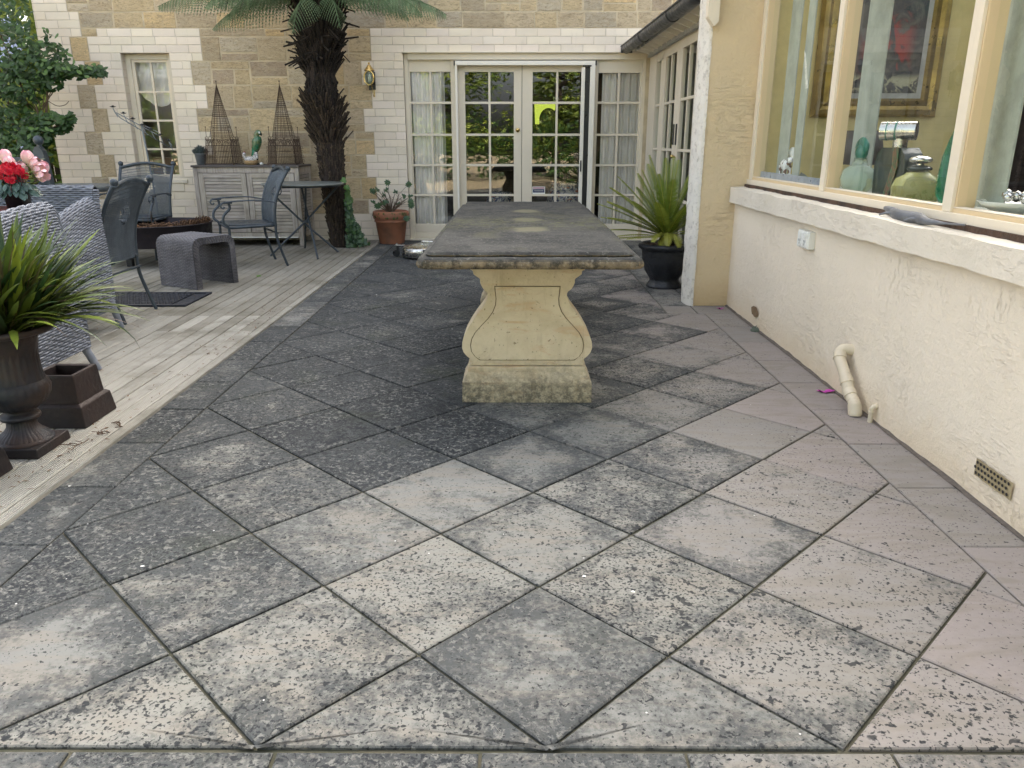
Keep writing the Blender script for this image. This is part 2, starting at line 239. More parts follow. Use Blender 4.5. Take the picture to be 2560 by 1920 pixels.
# ---------------------------------------------------------------- mesh helpers
class MB:
    def __init__(s): s.v=[];s.f=[];s.c=[];s.uv=[];s.sm=[]
    def add(s,vs,fs,col=(1,1,1),uvs=None,smooth=False):
        o=len(s.v); s.v+= [tuple(x) for x in vs]
        for i,f in enumerate(fs):
            s.f.append(tuple(o+k for k in f)); s.c.append(col); s.sm.append(smooth)
            s.uv.append([uvs[k] for k in f] if uvs else None)
        return s
    def box(s,x0,x1,y0,y1,z0,z1,col=(1,1,1),M=None):
        v=[Vector(p) for p in ((x0,y0,z0),(x1,y0,z0),(x1,y1,z0),(x0,y1,z0),(x0,y0,z1),(x1,y0,z1),(x1,y1,z1),(x0,y1,z1))]
        if M: v=[M@p for p in v]
        return s.add(v,[(0,3,2,1),(4,5,6,7),(0,1,5,4),(1,2,6,5),(2,3,7,6),(3,0,4,7)],col)
    def frustum(s,cx,cy,z0,z1,a,b,col=(1,1,1)):
        v=[(cx-a,cy-a,z0),(cx+a,cy-a,z0),(cx+a,cy+a,z0),(cx-a,cy+a,z0),(cx-b,cy-b,z1),(cx+b,cy-b,z1),(cx+b,cy+b,z1),(cx-b,cy+b,z1)]
        return s.add(v,[(0,3,2,1),(4,5,6,7),(0,1,5,4),(1,2,6,5),(2,3,7,6),(3,0,4,7)],col)
    def blockY(s,x0,x1,z0,z1,yf,yb,ch=.006,col=(1,1,1),j=0.):
        "masonry unit: chamfered front facing -Y"
        r=lambda:rnd.uniform(-j,j)
        o=[(x0+r(),z0+r()),(x1+r(),z0+r()),(x1+r(),z1+r()),(x0+r(),z1+r())]
        cx,cz=(x0+x1)/2,(z0+z1)/2
        v=[(x,yb,z) for x,z in o]+[(x,yf+ch,z) for x,z in o]+[(x+(ch if x<cx else -ch),yf+r()*.4,z+(ch if z<cz else -ch)) for x,z in o]
        return s.add(v,[(0,1,5,4),(1,2,6,5),(2,3,7,6),(3,0,4,7),(4,5,9,8),(5,6,10,9),(6,7,11,10),(7,4,8,11),(8,9,10,11)],col)
    def prism(s,poly,axis,a,b,col=(1,1,1),ch=0.):
        "poly of 2-D points; axis 'y': (x,z) extruded along y, 'x': (y,z) along x, 'z': (x,y) along z"
        n=len(poly)
        def P(p,t): return {'y':(p[0],t,p[1]),'x':(t,p[0],p[1]),'z':(p[0],p[1],t)}[axis]
        v=[P(p,a) for p in poly]+[P(p,b) for p in poly]
        s.add(v,[(i,(i+1)%n,n+(i+1)%n,n+i) for i in range(n)],col)
        s.add(v,[tuple(range(n)),tuple(reversed(range(n,2*n)))],col); return s
    def tube(s,pts,r,n=8,col=(1,1,1),caps=True,up=None):
        pts=[Vector(p) for p in pts]; m=len(pts); rs=r if isinstance(r,(list,tuple)) else [r]*m
        vs=[];uv=[];L=0; ref=None
        for i,p in enumerate(pts):
            d=(pts[min(i+1,m-1)]-pts[max(i-1,0)]).normalized()
            if i: L+=(p-pts[i-1]).length
            if ref is None: ref=Vector((0,0,1)) if abs(d.z)<.9 else Vector((1,0,0))
            a=d.cross(ref).normalized(); b=a.cross(d).normalized(); ref=b if b.length>.1 else ref
            for k in range(n):
                t=2*math.pi*k/n; vs.append(p+(a*math.cos(t)+b*math.sin(t))*rs[i]); uv.append((k/n*2*math.pi*rs[i],L))
        fs=[(i*n+k,i*n+(k+1)%n,(i+1)*n+(k+1)%n,(i+1)*n+k) for i in range(m-1) for k in range(n)]
        s.add(vs,fs,col,uv,True)
        if caps: s.add(vs[:n],[tuple(reversed(range(n)))],col); s.add(vs[-n:],[tuple(range(n))],col)
        return s
    def lathe(s,prof,cx=0,cy=0,cz=0,n=32,col=(1,1,1),flute=None,smooth=True):
        vs=[];uv=[];L=0
        for i,(r,z) in enumerate(prof):
            if i: L+=math.hypot(r-prof[i-1][0],z-prof[i-1][1])
            for k in range(n):
                t=2*math.pi*k/n; rr=r*(1+(flute(t,z) if flute else 0)); vs.append((cx+rr*math.cos(t),cy+rr*math.sin(t),cz+z)); uv.append((t*max(r,.02),L))
        m=len(prof); s.add(vs,[(i*n+k,i*n+(k+1)%n,(i+1)*n+(k+1)%n,(i+1)*n+k) for i in range(m-1) for k in range(n)],col,uv,smooth)
        return s
    def ball(s,c,r,n=10,col=(1,1,1),sc=(1,1,1),M=None):
        m=max(5,n//2+1); vs=[]
        for i in range(m+1):
            a=math.pi*i/m
            for k in range(n):
                t=2*math.pi*k/n; p=Vector((math.sin(a)*math.cos(t)*r*sc[0],math.sin(a)*math.sin(t)*r*sc[1],math.cos(a)*r*sc[2]))
                if M: p=M@p
                vs.append(p+Vector(c))
        return s.add(vs,[(i*n+k,(i+1)*n+k,(i+1)*n+(k+1)%n,i*n+(k+1)%n) for i in range(m) for k in range(n)],col,None,True)
    def grid(s,fn,nu,nv,col=(1,1,1),uvscale=(1,1),smooth=True,double=0.):
        vs=[fn(i/nu,j/nv) for j in range(nv+1) for i in range(nu+1)]; vs=[Vector(p) for p in vs]
        lu=sum((vs[i+1]-vs[i]).length for i in range(nu)); lv=sum((vs[(j+1)*(nu+1)]-vs[j*(nu+1)]).length for j in range(nv))
        uv=[(i/nu*lu*uvscale[0],j/nv*lv*uvscale[1]) for j in range(nv+1) for i in range(nu+1)]
        fs=[(j*(nu+1)+i,j*(nu+1)+i+1,(j+1)*(nu+1)+i+1,(j+1)*(nu+1)+i) for j in range(nv) for i in range(nu)]
        return s.add(vs,fs,col,uv,smooth)
    def strip(s,pts,ws,side,col,fold=0.,smooth=True):
        "leaf blade: centre line pts, half widths ws, side vector(s); fold lifts the edges"
        vs=[];n=len(pts)
        for i,(p,wd) in enumerate(zip(pts,ws)):
            sd=side[i] if isinstance(side,list) else side
            p=Vector(p); d=(Vector(pts[min(i+1,n-1)])-Vector(pts[max(i-1,0)])).normalized(); nn=sd.cross(d)
            vs+= [p-sd*wd+nn*fold*wd,p,p+sd*wd+nn*fold*wd]
        fs=[]
        for i in range(n-1): a=i*3; fs+= [(a,a+1,a+4,a+3),(a+1,a+2,a+5,a+4)]
        return s.add(vs,fs,col,None,smooth)
    def build(s,name,mat,parent=None,bevel=0.,solid=0.,sub=0,bseg=2):
        me=bpy.data.meshes.new(name); off=Vector(parent.location) if parent is not None else Vector((0,0,0))
        if parent is not None and parent.parent is not None: off=off+Vector(parent.parent.location)
        me.from_pydata([tuple(Vector(p)-off) for p in s.v],[],s.f); me.materials.append(MAT[mat] if isinstance(mat,str) else mat)
        me.polygons.foreach_set('use_smooth',s.sm)
        ca=me.color_attributes.new('tint','FLOAT_COLOR','CORNER'); buf=[]
        for f,c in zip(s.f,s.c): buf+=[c[0],c[1],c[2],1.]*len(f)
        ca.data.foreach_set('color',buf)
        if any(u for u in s.uv):
            ul=me.uv_layers.new(name='UVMap'); b=[]
            for f,u in zip(s.f,s.uv):
                for k in range(len(f)): b+= list(u[k]) if u else [0,0]
            ul.data.foreach_set('uv',b)
        me.validate(clean_customdata=False); me.update()
        o=bpy.data.objects.new(name,me); COL.objects.link(o)
        if parent is not None: o.parent=parent
        if solid: m=o.modifiers.new('solid','SOLIDIFY'); m.thickness=solid; m.offset=0
        if bevel: m=o.modifiers.new('bevel','BEVEL'); m.width=bevel; m.segments=bseg; m.limit_method='ANGLE'; m.angle_limit=R(35)
        if sub: m=o.modifiers.new('sub','SUBSURF'); m.levels=sub; m.render_levels=sub
        return o
def thing(name,label,cat,loc=(0,0,0),group=None):
    o=bpy.data.objects.new(name,None); COL.objects.link(o); o.location=loc; o.empty_display_size=.1
    return tag(o,label,cat,group)
def tag(o,label,cat,group=None):
    o['label']=label; o['category']=cat
    if group: o['group']=group
    return o
def copy_tree(o,parent=None):
    c=o.copy(); COL.objects.link(c); c.parent=parent
    for ch in list(o.children): copy_tree(ch,c)
    return c
def struct(o): o['kind']='structure'; return o
def rc(a=.9,b=1.08): k=rnd.uniform(a,b); return (k,k*rnd.uniform(.98,1.01),k*rnd.uniform(.95,1.01))
U=rnd.uniform
def arc(p0,p1,p2,n=8):
    p0,p1,p2=map(Vector,(p0,p1,p2)); return [p0*(1-t)**2+p1*2*t*(1-t)+p2*t*t for t in [i/n for i in range(n+1)]]
def smooth_path(pts,n=5):
    P=[Vector(p) for p in pts]; out=[]
    for i in range(len(P)-1):
        a,b,c,d=P[max(i-1,0)],P[i],P[i+1],P[min(i+2,len(P)-1)]
        for k in range(n):
            t=k/n; out.append(.5*((2*b)+(c-a)*t+(2*a-5*b+4*c-d)*t*t+(3*b-a-3*c+d)*t**3))
    return out+[P[-1]]
# ================================================================ GROUND
g=MB(); g.box(-60,60,-60,60,-.30,-.06); o=struct(g.build('ground',simple('sandy_garden_ground',(.46,.37,.235),.95,src='world'))) 
PX0,PX1,PJ=-1.455,1.383,1.111
gm=MB(); gm.box(-1.67,1.64,-1.0,9.95,-.05,-.008); struct(gm.build('paving_bed','grout'))
def clip(poly,ax,val,keep_less):
    out=[];n=len(poly)
    for i in range(n):
        a,b=poly[i],poly[(i+1)%n]; ia=(a[ax]<=val)==keep_less; ib=(b[ax]<=val)==keep_less
        if ia: out.append(a)
        if ia!=ib:
            t=(val-a[ax])/(b[ax]-a[ax]); out.append((a[0]+(b[0]-a[0])*t,a[1]+(b[1]-a[1])*t))
    return out
def inset(poly,d):
    n=len(poly); 
    A=sum(poly[i][0]*poly[(i+1)%n][1]-poly[(i+1)%n][0]*poly[i][1] for i in range(n))/2
    if A<0: poly=poly[::-1]
    res=[]
    for i in range(n):
        p0,p1,p2=Vector(poly[i-1]),Vector(poly[i]),Vector(poly[(i+1)%n])
        d1=(p1-p0);d2=(p2-p1)
        if d1.length<1e-5 or d2.length<1e-5: continue
        d1.normalize(); d2.normalize(); n1=Vector((-d1.y,d1.x)); n2=Vector((-d2.y,d2.x)); k=n1+n2
        if k.length<1e-4: continue
        k=k/max(k.dot(n1),.35); res.append(p1+k*d)
    return res
pv=MB()
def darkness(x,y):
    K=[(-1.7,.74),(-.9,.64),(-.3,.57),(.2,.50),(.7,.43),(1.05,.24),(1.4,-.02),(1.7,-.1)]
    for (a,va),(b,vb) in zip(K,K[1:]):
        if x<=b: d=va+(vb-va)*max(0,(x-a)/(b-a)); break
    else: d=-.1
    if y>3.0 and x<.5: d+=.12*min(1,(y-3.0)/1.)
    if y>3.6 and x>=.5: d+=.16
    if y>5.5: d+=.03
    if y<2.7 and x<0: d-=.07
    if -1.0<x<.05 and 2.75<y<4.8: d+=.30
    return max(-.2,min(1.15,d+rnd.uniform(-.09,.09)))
def paver(poly,pink=None,dk=None,g=.0055):
    if len(poly)<3: return
    n=len(poly); A=abs(sum(poly[i][0]*poly[(i+1)%n][1]-poly[(i+1)%n][0]*poly[i][1] for i in range(n))/2)
    if A<.0012: return
    q=inset(list(poly),g*U(.6,.95)); q2=inset([tuple(p) for p in q],.004) if len(q)>2 else []
    if len(q)<3 or len(q2)!=len(q): return
    cx=sum(p[0] for p in poly)/n; cy=sum(p[1] for p in poly)/n
    d=darkness(cx,cy) if dk is None else dk
    pk=(max(0,min(1,(cx-.35)/.8)) if pink is None else pink)*U(.5,1)
    col=(d,rnd.random(),pk); h=U(-.0012,.0012); tx,ty=U(-.002,.002),U(-.002,.002)
    m=len(q); Z=lambda p:h+(p[0]-cx)*tx+(p[1]-cy)*ty
    v=[(p[0],p[1],-.03) for p in q]+[(p[0],p[1],Z(p)-.003) for p in q]+[(p[0],p[1],Z(p)) for p in q2]
    qx=sum(p[0] for p in q2)/m; qy=sum(p[1] for p in q2)/m; v.append((qx,qy,Z((qx,qy))))
    pv.add(v,[(i,(i+1)%m,m+(i+1)%m,m+i) for i in range(m)]+[(m+i,m+(i+1)%m,2*m+(i+1)%m,2*m+i) for i in range(m)]+[(2*m+i,2*m+(i+1)%m,3*m) for i in range(m)],col,[(0,0)]*(3*m)+[(min(1,A/.16),0)])
US=[.534+.4297*k for k in range(-8,22)]; VS=[-.005+.4337*k for k in range(-8,22)]
r2=math.sqrt(.5)
special={(1,2):.22,(2,1):.25}
for i in range(len(US)-1):
    for j in range(len(VS)-1):
        c=[(US[i],VS[j]),(US[i+1],VS[j]),(US[i+1],VS[j+1]),(US[i],VS[j+1])]
        P=[((u-v)*r2,(u+v)*r2) for u,v in c]
        ys=[p[1] for p in P]; xs=[p[0] for p in P]
        if max(ys)<1.29 or min(ys)>9.8 or max(xs)<PX0 or min(xs)>PX1: continue
        q=clip(clip(P,1,1.291,False),1,9.8,True); q=clip(q,0,PX0,False)
        if max(ys)<=5.505: paver(clip(q,0,PX1,True))
        else:
            if min(ys)>=5.505: paver(clip(q,0,PJ,True))
            else:
                if max(xs)<=PJ: paver(q)
                else:
                    lo=clip(clip(q,1,5.505,True),0,PX1,True); paver(lo); paver(clip(clip(q,1,5.505,False),0,PJ,True))
# borders
ys=[2.13-.4235*k for k in range(8,-1,-1)]+[2.13+.4235*k for k in range(1,9)]
for a,b in zip(ys,ys[1:]):
    if b<=5.52: paver([(PX1,a),(1.605,a),(1.605,b),(PX1,b)],1.,-.18+U(-.05,.1),.0035)
for k in range(-3,18):
    a=2.13+.4235*k; paver([(-1.668,a),(PX0,a),(PX0,a+.4235),(-1.668,a+.4235)],0.,.75+U(-.15,.1)-(.15 if k>6 else 0))
for a,b in ((PJ,1.335),(1.335,1.605)): paver([(a,5.505),(b,5.505),(b,5.77),(a,5.77)],.6,.12,.004)
for k in range(9): a=5.77+.45*k; paver([(PJ,a),(1.36,a),(1.36,a+.45),(PJ,a+.45)],.2,.45); paver([(1.36,a),(1.6,a),(1.6,a+.45),(1.36,a+.45)],.2,.45)
for k in range(-3,6): a=-.915+.4225*k; paver([(max(a,PX0),.87),(min(a+.4225,PX1),.87),(min(a+.4225,PX1),1.285),(max(a,PX0),1.285)],None,None) if a+.4225>PX0 and a<PX1 else None
for r in range(1,5):
    for k in range(-3,6): a=-.915+.4225*k; paver([(max(a,PX0),.87-.42*r),(min(a+.4225,PX1),.87-.42*r),(min(a+.4225,PX1),1.285-.42*r),(max(a,PX0),1.285-.42*r)]) if a+.4225>PX0 and a<PX1 else None
struct(pv.build('paving','paving'))
# deck
m=MB(); m.box(-9.6,-1.67,-.5,9.83,-.06,-.03); struct(m.build('deck_joists','darkroom'))
dk=MB(); x=-1.674; bi=0
while x>-9.5:
    bw=.092 if bi else .058; a,b=x-bw+.008,x
    j1=5.40 if bi>=1 else 9.81; clean=lambda v:(v,rnd.random(),0)
    segs=[]
    if bi==0: segs=[(-.5,9.81,.62)]
    else:
        if bi%2==0: segs=[(-.5,4.93 if x>-2.4 else 3.4,U(.75,1)),(4.93 if x>-2.4 else 3.4,5.40,U(.95,1.1)),(5.40,9.81,U(.30,.55))]
        else: segs=[(-.5,4.93 if x>-2.4 else 3.4,U(.7,.95)),(4.93 if x>-2.4 else 3.4,5.40,U(.32,.5)),(5.40,9.81,U(.3,.52))]
        if x<-2.3: segs=[(-.5,5.40,U(.45,.8)),(5.40,9.81,U(.25,.5))]
    for (y0,y1,c) in segs:
        z=.004+U(-.001,.001); dk.blockY(0,1,0,1,0,1) if False else dk.box(a,b,y0+.0015,y1-.0015,-.03,z,(c,rnd.random(),0))
    x-=bw; bi+=1
struct(dk.build('deck','deck',bevel=.003,bseg=1))
# ================================================================ STONE HOUSE (back facade)
W=9.83; PIT=.0886; ZT=2.72
def kz(k): return ZT-PIT*k
house=thing('stone_house','cream painted brick and sandstone house facade with french doors behind the table','house',(-2,W,0))
def quoin(k,a,b,first=4):   # alternates every three courses
    return a if ((k-first)//3)%2==0 else b
def painted(k):
    r=[]
    lq=-5.212 if k<1 and k>=-2 else (-5.09 if k<4 else quoin(k,-5.24,-5.11)); r.append((-5.60,lq))
    if k>=3:
        a=-4.906 if k==3 else quoin(k,-5.03,-4.92); b=-3.70 if k<7 else quoin(k,-3.70,-3.845,4)
        r.append((a,b))
        a=-1.70 if k<7 else quoin(k,-1.715,-1.825,4)
        if 3<=k: r.append((a,3.4))
    if k>=27: r=[(-5.60,3.4)]
    holes=[]
    if 6<=k<22: holes.append((-4.666,-4.09))
    if k>=6: holes.append((-1.326,3.5))
    out=[]
    for a,b in r:
        seg=[(a,b)]
        for h0,h1 in holes:
            ns=[]
            for s0,s1 in seg:
                if h1<=s0 or h0>=s1: ns.append((s0,s1)); continue
                if h0>s0: ns.append((s0,h0))
                if h1<s1: ns.append((h1,s1))
            seg=ns
        out+=seg
    return out
def comp(iv,lo,hi):
    out=[];p=lo
    for a,b in sorted(iv):
        if a>p: out.append((p,a))
        p=max(p,b)
    if p<hi: out.append((p,hi))
    return out
pb=MB(); st=MB()
def stonecol():
    k=rnd.random()
    c=(.56,.47,.33) if k<.40 else (.51,.44,.34) if k<.64 else (.50,.455,.385) if k<.80 else (.60,.475,.30) if k<.92 else (.45,.38,.315)
    f=U(.92,1.2); return (c[0]*f*1.04,c[1]*f,c[2]*f*.88)
for k in range(-2,31):
    z1,z0=kz(k),max(kz(k+1),0)
    if z1<=0: break
    for a,b in painted(k):
        x=a; L=.262; first=True
        off=(.13 if k%2 else 0)
        cuts=[]; t=a+(L/2 if (k%2) else L)
        while t<b-.07: cuts.append(t+U(-.012,.012)); t+=L
        pts=[a]+cuts+[b]
        for u,v in zip(pts,pts[1:]): pb.blockY(u+.0022,v-.0022,z0+.0028,z1-.0028,W-.012+U(-.0015,.0015),W+.02,.0035,rc(.93,1.05),.0012)
def stoneblock(a,b,z0,z1):
    if b-a<.05: return
    st.blockY(a+.008,b-.008,z0+.008,z1-.008,W-.010+U(-.003,.002),W+.02,.005,stonecol(),.004)
bands=[(-6,-2),(-2,1),(1,3),(3,4),(4,7),(7,10),(10,13),(13,16),(16,19),(19,22),(22,25),(25,27)]
def holes_of(k):
    r=list(painted(k)) if k>=-2 else [(-5.6,-5.2)]
    if 6<=k<22: r.append((-4.67,-4.09))
    if k>=6: r.append((-1.33,3.5))
    return r
for k0,k1 in bands:
    iv=[]
    for k in range(k0,k1): iv+=holes_of(k)
    base=comp(sorted(iv),-5.6,3.4)
    for a,b in base:
        if b-a<.30: 
            stoneblock(a,b,kz(k1),kz(k0)); continue
        x=a
        while x<b-.02:
            wd=U(.22,.50); 
            if b-(x+wd)<.16: wd=b-x
            z0,z1=kz(k1),kz(k0); n=k1-k0
            r=rnd.random()
            if n>=3 and r<.5:
                m=z0+PIT*(1 if rnd.random()<.5 else n-1)
                if rnd.random()<.45 and wd>.3:
                    q=U(.4,.6)*wd; stoneblock(x,x+q,z0,m); stoneblock(x+q,x+wd,z0,m); stoneblock(x,x+wd,m,z1)
                else: stoneblock(x,x+wd,z0,m); stoneblock(x,x+wd,m,z1)
            else: stoneblock(x,x+wd,z0,z1)
            x+=wd
    # leftovers on single courses
    for k in range(k0,k1):
        own=comp(sorted(holes_of(k)),-5.6,3.4)
        for a,b in own:
            lo=a
            for u,v in base+[(9,9)]:
                if v<=a or u>=b: continue
                if u>lo+.03: stoneblock(lo,u,kz(k+1),kz(k))
                lo=max(lo,v)
            if b>lo+.03: stoneblock(lo,b,kz(k+1),kz(k))
st.build('sandstone_wall','stone',house)
p=pb.build('painted_brickwork','brickpaint',house)
pj=MB()
for k in range(-2,31):
    z1,z0=kz(k),max(kz(k+1),0)
    if z1>0:
        for a,b in painted(k): pj.box(a,b,W-.0095,W+.01,z0,z1)
pj.build('painted_joints','joint',house)
mo=MB(); Y0,Y1=W-.0065,W+.28
for a,b,c,d in ((-5.6,-4.67,0,2.19),(-4.67,-4.09,0,.70),(-4.09,-1.33,0,2.19),(-5.6,3.4,2.19,3.2),(1.55,1.75,0,2.19)): mo.box(a,b,Y0,Y1,c,d)
mo.build('wall_core','mortar',house)
rv=MB()                                             # painted reveals and return wall of the corner
for k in range(6,23):
    rv.box(-4.672,-4.664,W+.0,W+.13,kz(k+1)+.003,kz(k)-.003,rc(.8,.9))
for k in range(-6,31):
    if kz(k)>0: rv.box(-5.612,-5.6,W-.01,W+.6,max(0,kz(k+1))+.003,kz(k)-.003,rc(.9,1.))
rv.box(-5.6,-5.59,W+.28,W+4,0,3.2)
rv.build('brick_return','brickpaint',house)
up=MB(); up.box(-5.6,7.5,W,W+6,3.2,7.5); up.build('shade_storey','mortar',house)  # unseen storey added above the view, height set to shade the patio
# window (two panes wide, four high)
win=MB(); wy=W+.10
win.box(-4.664,-4.60,wy-.02,wy+.06,.745,2.188); win.box(-4.155,-4.092,wy-.02,wy+.06,.745,2.188); win.box(-4.60,-4.155,wy-.02,wy+.06,2.125,2.188); win.box(-4.60,-4.155,wy-.02,wy+.06,.745,.775)
wo=win.build('window','cream',house,bevel=.004)
sb=MB(); sb.box(-4.60,-4.565,wy,wy+.04,.775,2.125); sb.box(-4.19,-4.155,wy,wy+.04,.775,2.125); sb.box(-4.565,-4.19,wy,wy+.04,2.095,2.125); sb.box(-4.565,-4.19,wy,wy+.04,.775,.80)
sb.box(-4.389,-4.364,wy+.004,wy+.034,.80,2.095)
for z in (1.765,1.435,1.10): sb.box(-4.565,-4.389,wy+.006,wy+.032,z-.012,z+.012); sb.box(-4.364,-4.19,wy+.006,wy+.032,z-.012,z+.012)
sb.build('sash','window_cream',wo,bevel=.003)
gp=MB(); gp.add([(-4.57,wy+.02,.79),(-4.18,wy+.02,.79),(-4.18,wy+.02,2.1),(-4.57,wy+.02,2.1)],[(0,1,2,3)]); gp.build('pane','glass',wo)
sl_=MB(); sl_.box(-4.72,-4.05,W-.035,wy-.02,.70,.745); sl_.box(-4.66,-4.10,W-.02,W+.0,.60,.70); sl_.build('sill','cream',wo,bevel=.006)
# french door set
df=MB(); y0=W+.03
df.box(-1.326,-1.275,y0,y0+.09,0,2.186); df.box(-.765,-.70,y0,y0+.09,0,2.13); df.box(-1.275,1.516,y0-.03,y0+.09,2.115,2.19); df.box(.945,.985,y0,y0+.09,0,2.115); df.box(1.512,1.585,y0-.02,y0+.09,0,2.186)
df.box(-1.34,1.6,W-.045,W+.02,2.186,2.200); df.box(-1.33,1.6,W-.03,W+.12,-.0,.018)
dfo=df.build('door_frame','cream',house,bevel=.004)
def glazed(name,x0,x1,cols,zr,yy,stile,top,bot,parent,mat='cream',boards=True):
    m=MB(); t=.04
    m.box(x0,x0+stile[0],yy,yy+t,0.02,top); m.box(x1-stile[1],x1,yy,yy+t,0.02,top); a,b=x0+stile[0],x1-stile[1]
    m.box(a,b,yy,yy+t,zr[0],top); m.box(a,b,yy,yy+t,.02,zr[-1]-.0)
    if boards: m.box(a+.01,b-.01,yy-.004,yy,.035,.095); m.box(a+.01,b-.01,yy-.004,yy,.103,zr[-1]-.012)
    cw=(b-a)/cols
    for i in range(1,cols): m.box(a+cw*i-.013,a+cw*i+.013,yy+.004,yy+t-.004,zr[-1],zr[0])
    for z in zr[1:-1]:
        for i in range(cols): m.box(a+cw*i+(.013 if i else 0),a+cw*(i+1)-(.013 if i<cols-1 else 0),yy+.006,yy+t-.006,z-.0135,z+.0135)
    o=m.build(name,mat,parent,bevel=.003)
    q=MB(); q.add([(a-.005,yy+.02,zr[-1]-.005),(b+.005,yy+.02,zr[-1]-.005),(b+.005,yy+.02,zr[0]+.005),(a-.005,yy+.02,zr[0]+.005)],[(0,1,2,3)]); q.build('pane','glass',o)
    return o
ZR=[1.985,1.638,1.270,.912,.552,.20]
yy=y0+.02
glazed('sidelight',-1.275,-.765,2,ZR,yy,(.015,.01),2.115,.2,house)
glazed('sidelight',.985,1.512,2,[1.973]+ZR[1:],yy,(.01,.02),2.115,.2,house)
d1=glazed('door',-.70,.078,2,ZR,yy+.01,(.095,.095),2.06,.2,house); d2=glazed('door',.084,.868,2,ZR,yy+.01,(.125,.07),2.06,.2,house)
lk=MB(); 
M1=Matrix.Translation((.03,yy-.002,1.325))@Matrix.Rotation(R(90),4,'X'); lm=MB(); lm.lathe([(0,.012),(.012,.012),(.014,.006),(.024,.006),(.027,0)],n=24)
lk.add([M1@Vector(v) for v in lm.v],lm.f,(1,1,1),None,True); lk.build('lock','brass',d1)
sc=MB(); sy=W-.012
sc.box(-.712,.945,sy-.03,sy+.03,2.052,2.100); sc.box(-.715,-.690,sy-.025,sy+.03,.02,2.052); sc.box(.888,.948,sy-.03,sy+.03,.02,2.052); sc.box(.785,.828,sy-.02,sy+.01,.03,2.03)
so_=sc.build('screen_door_frame','creamw',house,bevel=.003)
for q,nm in (((.80,.90,sy-.034,sy-.005,2.036,2.05),'end_cap'),((-.728,-.712,sy-.03,sy+.03,2.05,2.102),'end_cap'),((.945,.962,sy-.03,sy+.03,2.05,2.102),'end_cap'),((.795,.810,sy-.034,sy-.02,.84,.97),'pull_handle')): m=MB(); m.box(*q); m.build(nm,'black',so_)
sb2=MB(); sb2.box(.829,.887,sy-.005,sy+.012,.03,2.035); sb2.build('black_seal','black',so_,bevel=.002)
# notice sticker on the glass
gy=yy+.0275; ns=thing('notice_sticker','small white and navy notice stuck low inside the right door pane','sticker',(.294,gy,.56))
m=MB(); m.box(.214,.374,gy-.004,gy-.002,.560,.655); m.build('backing','white',ns,bevel=.0005)
m=MB(); m.box(.223,.365,gy-.0052,gy-.0042,.582,.624); m.build('navy_panel','navy',ns); m=MB(); m.box(.223,.365,gy-.0052,gy-.0042,.628,.648); m.build('pink_panel','pinkprint',ns)
m=MB(); m.box(.238,.352,gy-.0062,gy-.0054,.599,.608); m.build('faded_line','mount',ns)
# room behind the french doors
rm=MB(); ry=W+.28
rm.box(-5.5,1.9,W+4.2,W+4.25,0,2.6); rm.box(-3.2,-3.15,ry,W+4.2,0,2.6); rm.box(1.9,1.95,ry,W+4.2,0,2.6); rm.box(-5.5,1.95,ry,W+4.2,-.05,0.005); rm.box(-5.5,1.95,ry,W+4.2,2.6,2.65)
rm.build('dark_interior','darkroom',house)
wi=MB(); wi.box(-.9,.2,W+2.6,W+2.62,.35,.80); wi.build('sofa','mount',house) if False else None
def curtain(name,x0,x1,yv,z0,z1,label,grp,amp=.028,n=9,taper=0):
    m=MB(); ph=U(0,6)
    def fn(u,v):
        x=x0+(x1-x0)*u; x+= taper*(1-v)*(.5-u)
        return (x,yv+amp*math.sin(u*n*2*math.pi+ph)+.012*math.sin(u*31+v*2)+.01*v,z0+(z1-z0)*v)
    m.grid(fn,n*10,8)
    return tag(m.build(name,'curtain'),label,'curtain',grp)
curtain('curtain',-1.27,-.86,W+.125,.05,2.12,'sheer white pleated curtain inside the sidelight left of the doors','sheer curtains',n=6)
curtain('curtain',1.05,1.52,W+.125,.05,2.12,'sheer white pleated curtain inside the sidelight right of the doors','sheer curtains',n=6)
m=MB(); m.grid(lambda u,v:(-4.60+.5*u,W+.2+.02*math.sin(u*30+v*7),2.12-.36*v-.16*math.sin(math.pi*u)*v),40,6); tag(m.build('window_valance','curtain'),'gathered pale blind bunched at the top of the narrow window','blind')
m=MB(); m.box(-4.57,-4.16,W+.24,W+.26,.72,1.0); m.box(-4.56,-4.30,W+.215,W+.235,.7,.99); m.box(-4.27,-4.17,W+.215,W+.235,.7,.97); tag(m.build('picture_back',simple('brown_card',(.30,.2,.12),.8),bevel=.003),'brown board leaning inside the narrow window at the bottom','board')
# big patterned vase inside, a palm in it, a framed board
def mat_china():
    t=NT('patterned_china'); p=t.pos(src='world'); c=t.mix(t.ramp(t.noise(p,22,4,.6,1.5),.48,.54),(.55,.57,.55),(.03,.06,.14)); c=t.mix(t.ramp(t.noise(p,14,3,.6,1.),.60,.64),c,(.4,.12,.05)); return t.out(c,.15)
MAT['china']=mat_china()
m=MB(); m.lathe([(0,0),(.13,0),(.14,.05),(.22,.25),(.25,.42),(.22,.56),(.17,.62),(.20,.65),(.18,.66),(.15,.62)],.66,W+.62,.02,28); tag(m.build('china_planter','china'),'large patterned china planter inside behind the right door','planter')
m=MB(); m.lathe([(0,0),(.12,0),(.20,.2),(.23,.35),(.15,.5),(.17,.53),(.14,.52)],-.2,W+.8,.02,28); tag(m.build('china_bowl','china'),'patterned china pot inside low behind the left door','pot')
m=MB()
